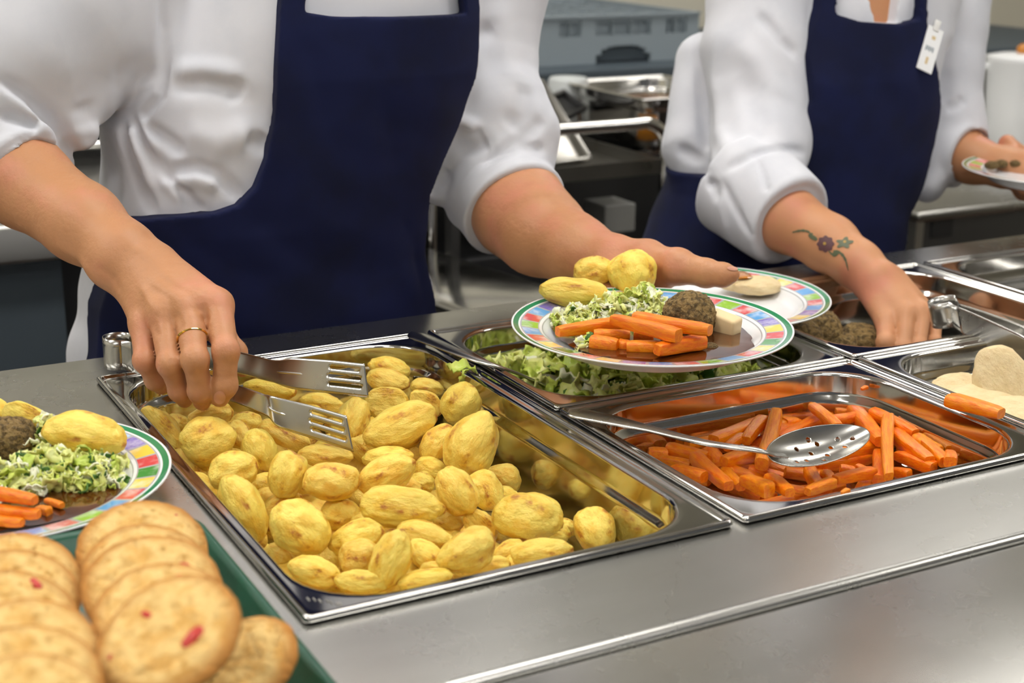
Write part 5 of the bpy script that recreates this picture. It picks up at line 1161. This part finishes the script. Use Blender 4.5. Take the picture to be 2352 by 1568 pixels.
# appliance on the right with white jugs on top
AY = 1.32; a = PY(2108, 487, AY); zt = a[2]
HC = empty('hot_cupboard', (2.3, AY+.3, FLOOR)); tag(HC, 'steel heated cupboard with a black vent behind the person at the right edge', 'cupboard')
bmobj('cupboard_top', boxbm((a[0]-.004, AY-.01, zt-.02), (3.2, AY+.62, zt)), MT['steel_top'], HC, True, .006, 3)
bmobj('side_panel', boxbm((a[0], AY, FLOOR), (a[0]+.02, AY+.6, zt-.0201)), MT['steel_dull'], HC)
bmobj('front_panel', boxbm((a[0]+.0201, AY, FLOOR), (3.18, AY+.59, zt-.0201)), MT['steel_dark'], HC)
v0, v1 = PY(2140, 505, AY), PY(2185, 528, AY); bmobj('vent', boxbm((v0[0], AY-.003, v1[2]-.01), (v1[0], AY-.0001, v0[2])), MT['black'], HC)
def jug(c, s, label, rot, knob=False):
    e = empty('white_jug', c); tag(e, label, 'jug', 'white plastic jugs')
    prof = [(0, 0), (.050, 0), (.056, .006), (.066, .10), (.072, .19), (.074, .196), (.070, .196), (.062, .10), (.052, .010), (0, .010)]
    vs, fs = lathe([(r*s, z*s) for r, z in prof], 48); obj('jug_body', [np.array(v)+c for v in vs], fs, MT['white'], e)
    vs, fs = lathe([(0, .206*s), (.05*s, .204*s), (.073*s, .199*s), (.074*s, .1965*s), (0, .1965*s)], 48); obj('lid', [np.array(v)+c for v in vs], fs, MT['white'], e)
    lid = e.children[-1] if e.children[-1].name.startswith('lid') else [q for q in e.children if q.name.startswith('lid')][0]
    h = np.array([math.cos(rot), math.sin(rot), 0]); pts = spline([c+h*.066*s+np.array([0, 0, .175*s]), c+h*.105*s+np.array([0, 0, .178*s]), c+h*.118*s+np.array([0, 0, .13*s]), c+h*.106*s+np.array([0, 0, .06*s]), c+h*.060*s+np.array([0, 0, .035*s])], 8)
    bmobj('jug_handle', tubebm(pts, .0085*s), MT['white'], e, True)
    if knob:
        v, f = ICO3; obj('lid_knob', [c+np.array(q)*.014*s+np.array([0, 0, .212*s]) for q in v], f, MT['gravy_light'], lid)
jc = PZ(2325, 345, zt+.0005); jug(np.array([jc[0], jc[1], zt+.0005]), 1.12, 'tall white jug with its handle to the left behind the held right plate', math.pi*.85, True)
j2 = jc+np.array([-.06, .20, 0]); jug(np.array([j2[0], j2[1], zt+.0005]), 1.05, 'white jug half hidden behind the front jug', math.pi*.7)
# left: cooking bench seen past the forearm
CB = empty('prep_bench', (-.2, 1.6, FLOOR)); tag(CB, 'steel preparation bench with a dark front behind the person on the left', 'bench')
bmobj('bench_top', boxbm((-1.5, 1.30, -.070), (.70, 1.95, -.015)), MT['steel_dull'], CB, True, .006, 3)
bmobj('front_panel', boxbm((-1.48, 1.34, FLOOR+.1), (.14, 1.90, -.0701)), MT['grey_dark'], CB); bmobj('recess_panel', boxbm((.141, 1.36, FLOOR+.1), (.66, 1.90, -.0701)), MT['black'], CB)
bmobj('back_shelf', boxbm((-1.5, 1.72, .060), (.70, 1.95, .075)), MT['chrome'], CB, True, .004)
bmobj('back_rail', tubebm([(-1.5, 1.70, .022), (.70, 1.70, .022)], .007), MT['chrome'], CB, True)
for x in (-1.4, -.4, .6): bmobj('shelf_post', tubebm([(x, 1.80, -.016), (x, 1.80, .0605)], .012), MT['chrome'], CB, True)
bmobj('kick_plate', boxbm((-1.45, 1.4, FLOOR), (.6, 1.88, FLOOR+.0999)), MT['black'], CB)
g = PY(176, 372, 1.80); vs, fs = lathe([(0, 0), (.022, 0), (.024, .004), (.024, .07), (.010, .095), (.009, .12), (0, .12)], 32); o = obj('green_bottle', [(v[0]+g[0], v[1]+1.86, v[2]+.0755) for v in vs], fs, MT['cabbage_dark']); tag(o, 'small dark green bottle on the back shelf seen under the sleeve', 'bottle')
OV = empty('dark_oven', (-.15, 2.3, FLOOR)); tag(OV, 'large dark oven behind the preparation bench on the left', 'oven')
bmobj('oven_body', boxbm((-1.3, 2.06, FLOOR), (.66, 2.6, .42)), MT['steel_dark'], OV, False, .01); OD = bmobj('oven_door', boxbm((-1.2, 2.045, -.5), (.55, 2.0599, .30)), MT['black'], OV); bmobj('door_handle', tubebm([(-1.1, 2.03, .33), (.45, 2.03, .33)], .012), MT['chrome'], OD, True)
# ------------------------------------------------------------------ light, camera, exposure
w = bpy.data.worlds.new('World'); SC.world = w; w.use_nodes = True
w.node_tree.nodes['Background'].inputs[0].default_value = (.93, .96, 1, 1); w.node_tree.nodes['Background'].inputs[1].default_value = .12
bpy.context.view_layer.update()
for o in list(SC.objects):
    if o.parent is None: o.location.z += -FLOOR
cd = bpy.data.cameras.new('camera'); cam = bpy.data.objects.new('camera', cd); COL.objects.link(cam)
cam.location = (CAM[0], CAM[1], CAM[2]-FLOOR); cam.rotation_euler = ROT
cd.sensor_width = 36; cd.lens = F*36/2352; cd.clip_start = .05
cd.dof.use_dof = True; cd.dof.focus_distance = 1.29; cd.dof.aperture_fstop = 7.1
SC.camera = cam
SC.view_settings.view_transform = 'Standard'; SC.view_settings.look = 'None'; SC.view_settings.gamma = 1; SC.view_settings.use_curve_mapping = False
SC.view_settings.exposure = 0.0
SC.cycles.use_denoising = True
SC.cycles.max_bounces = 8
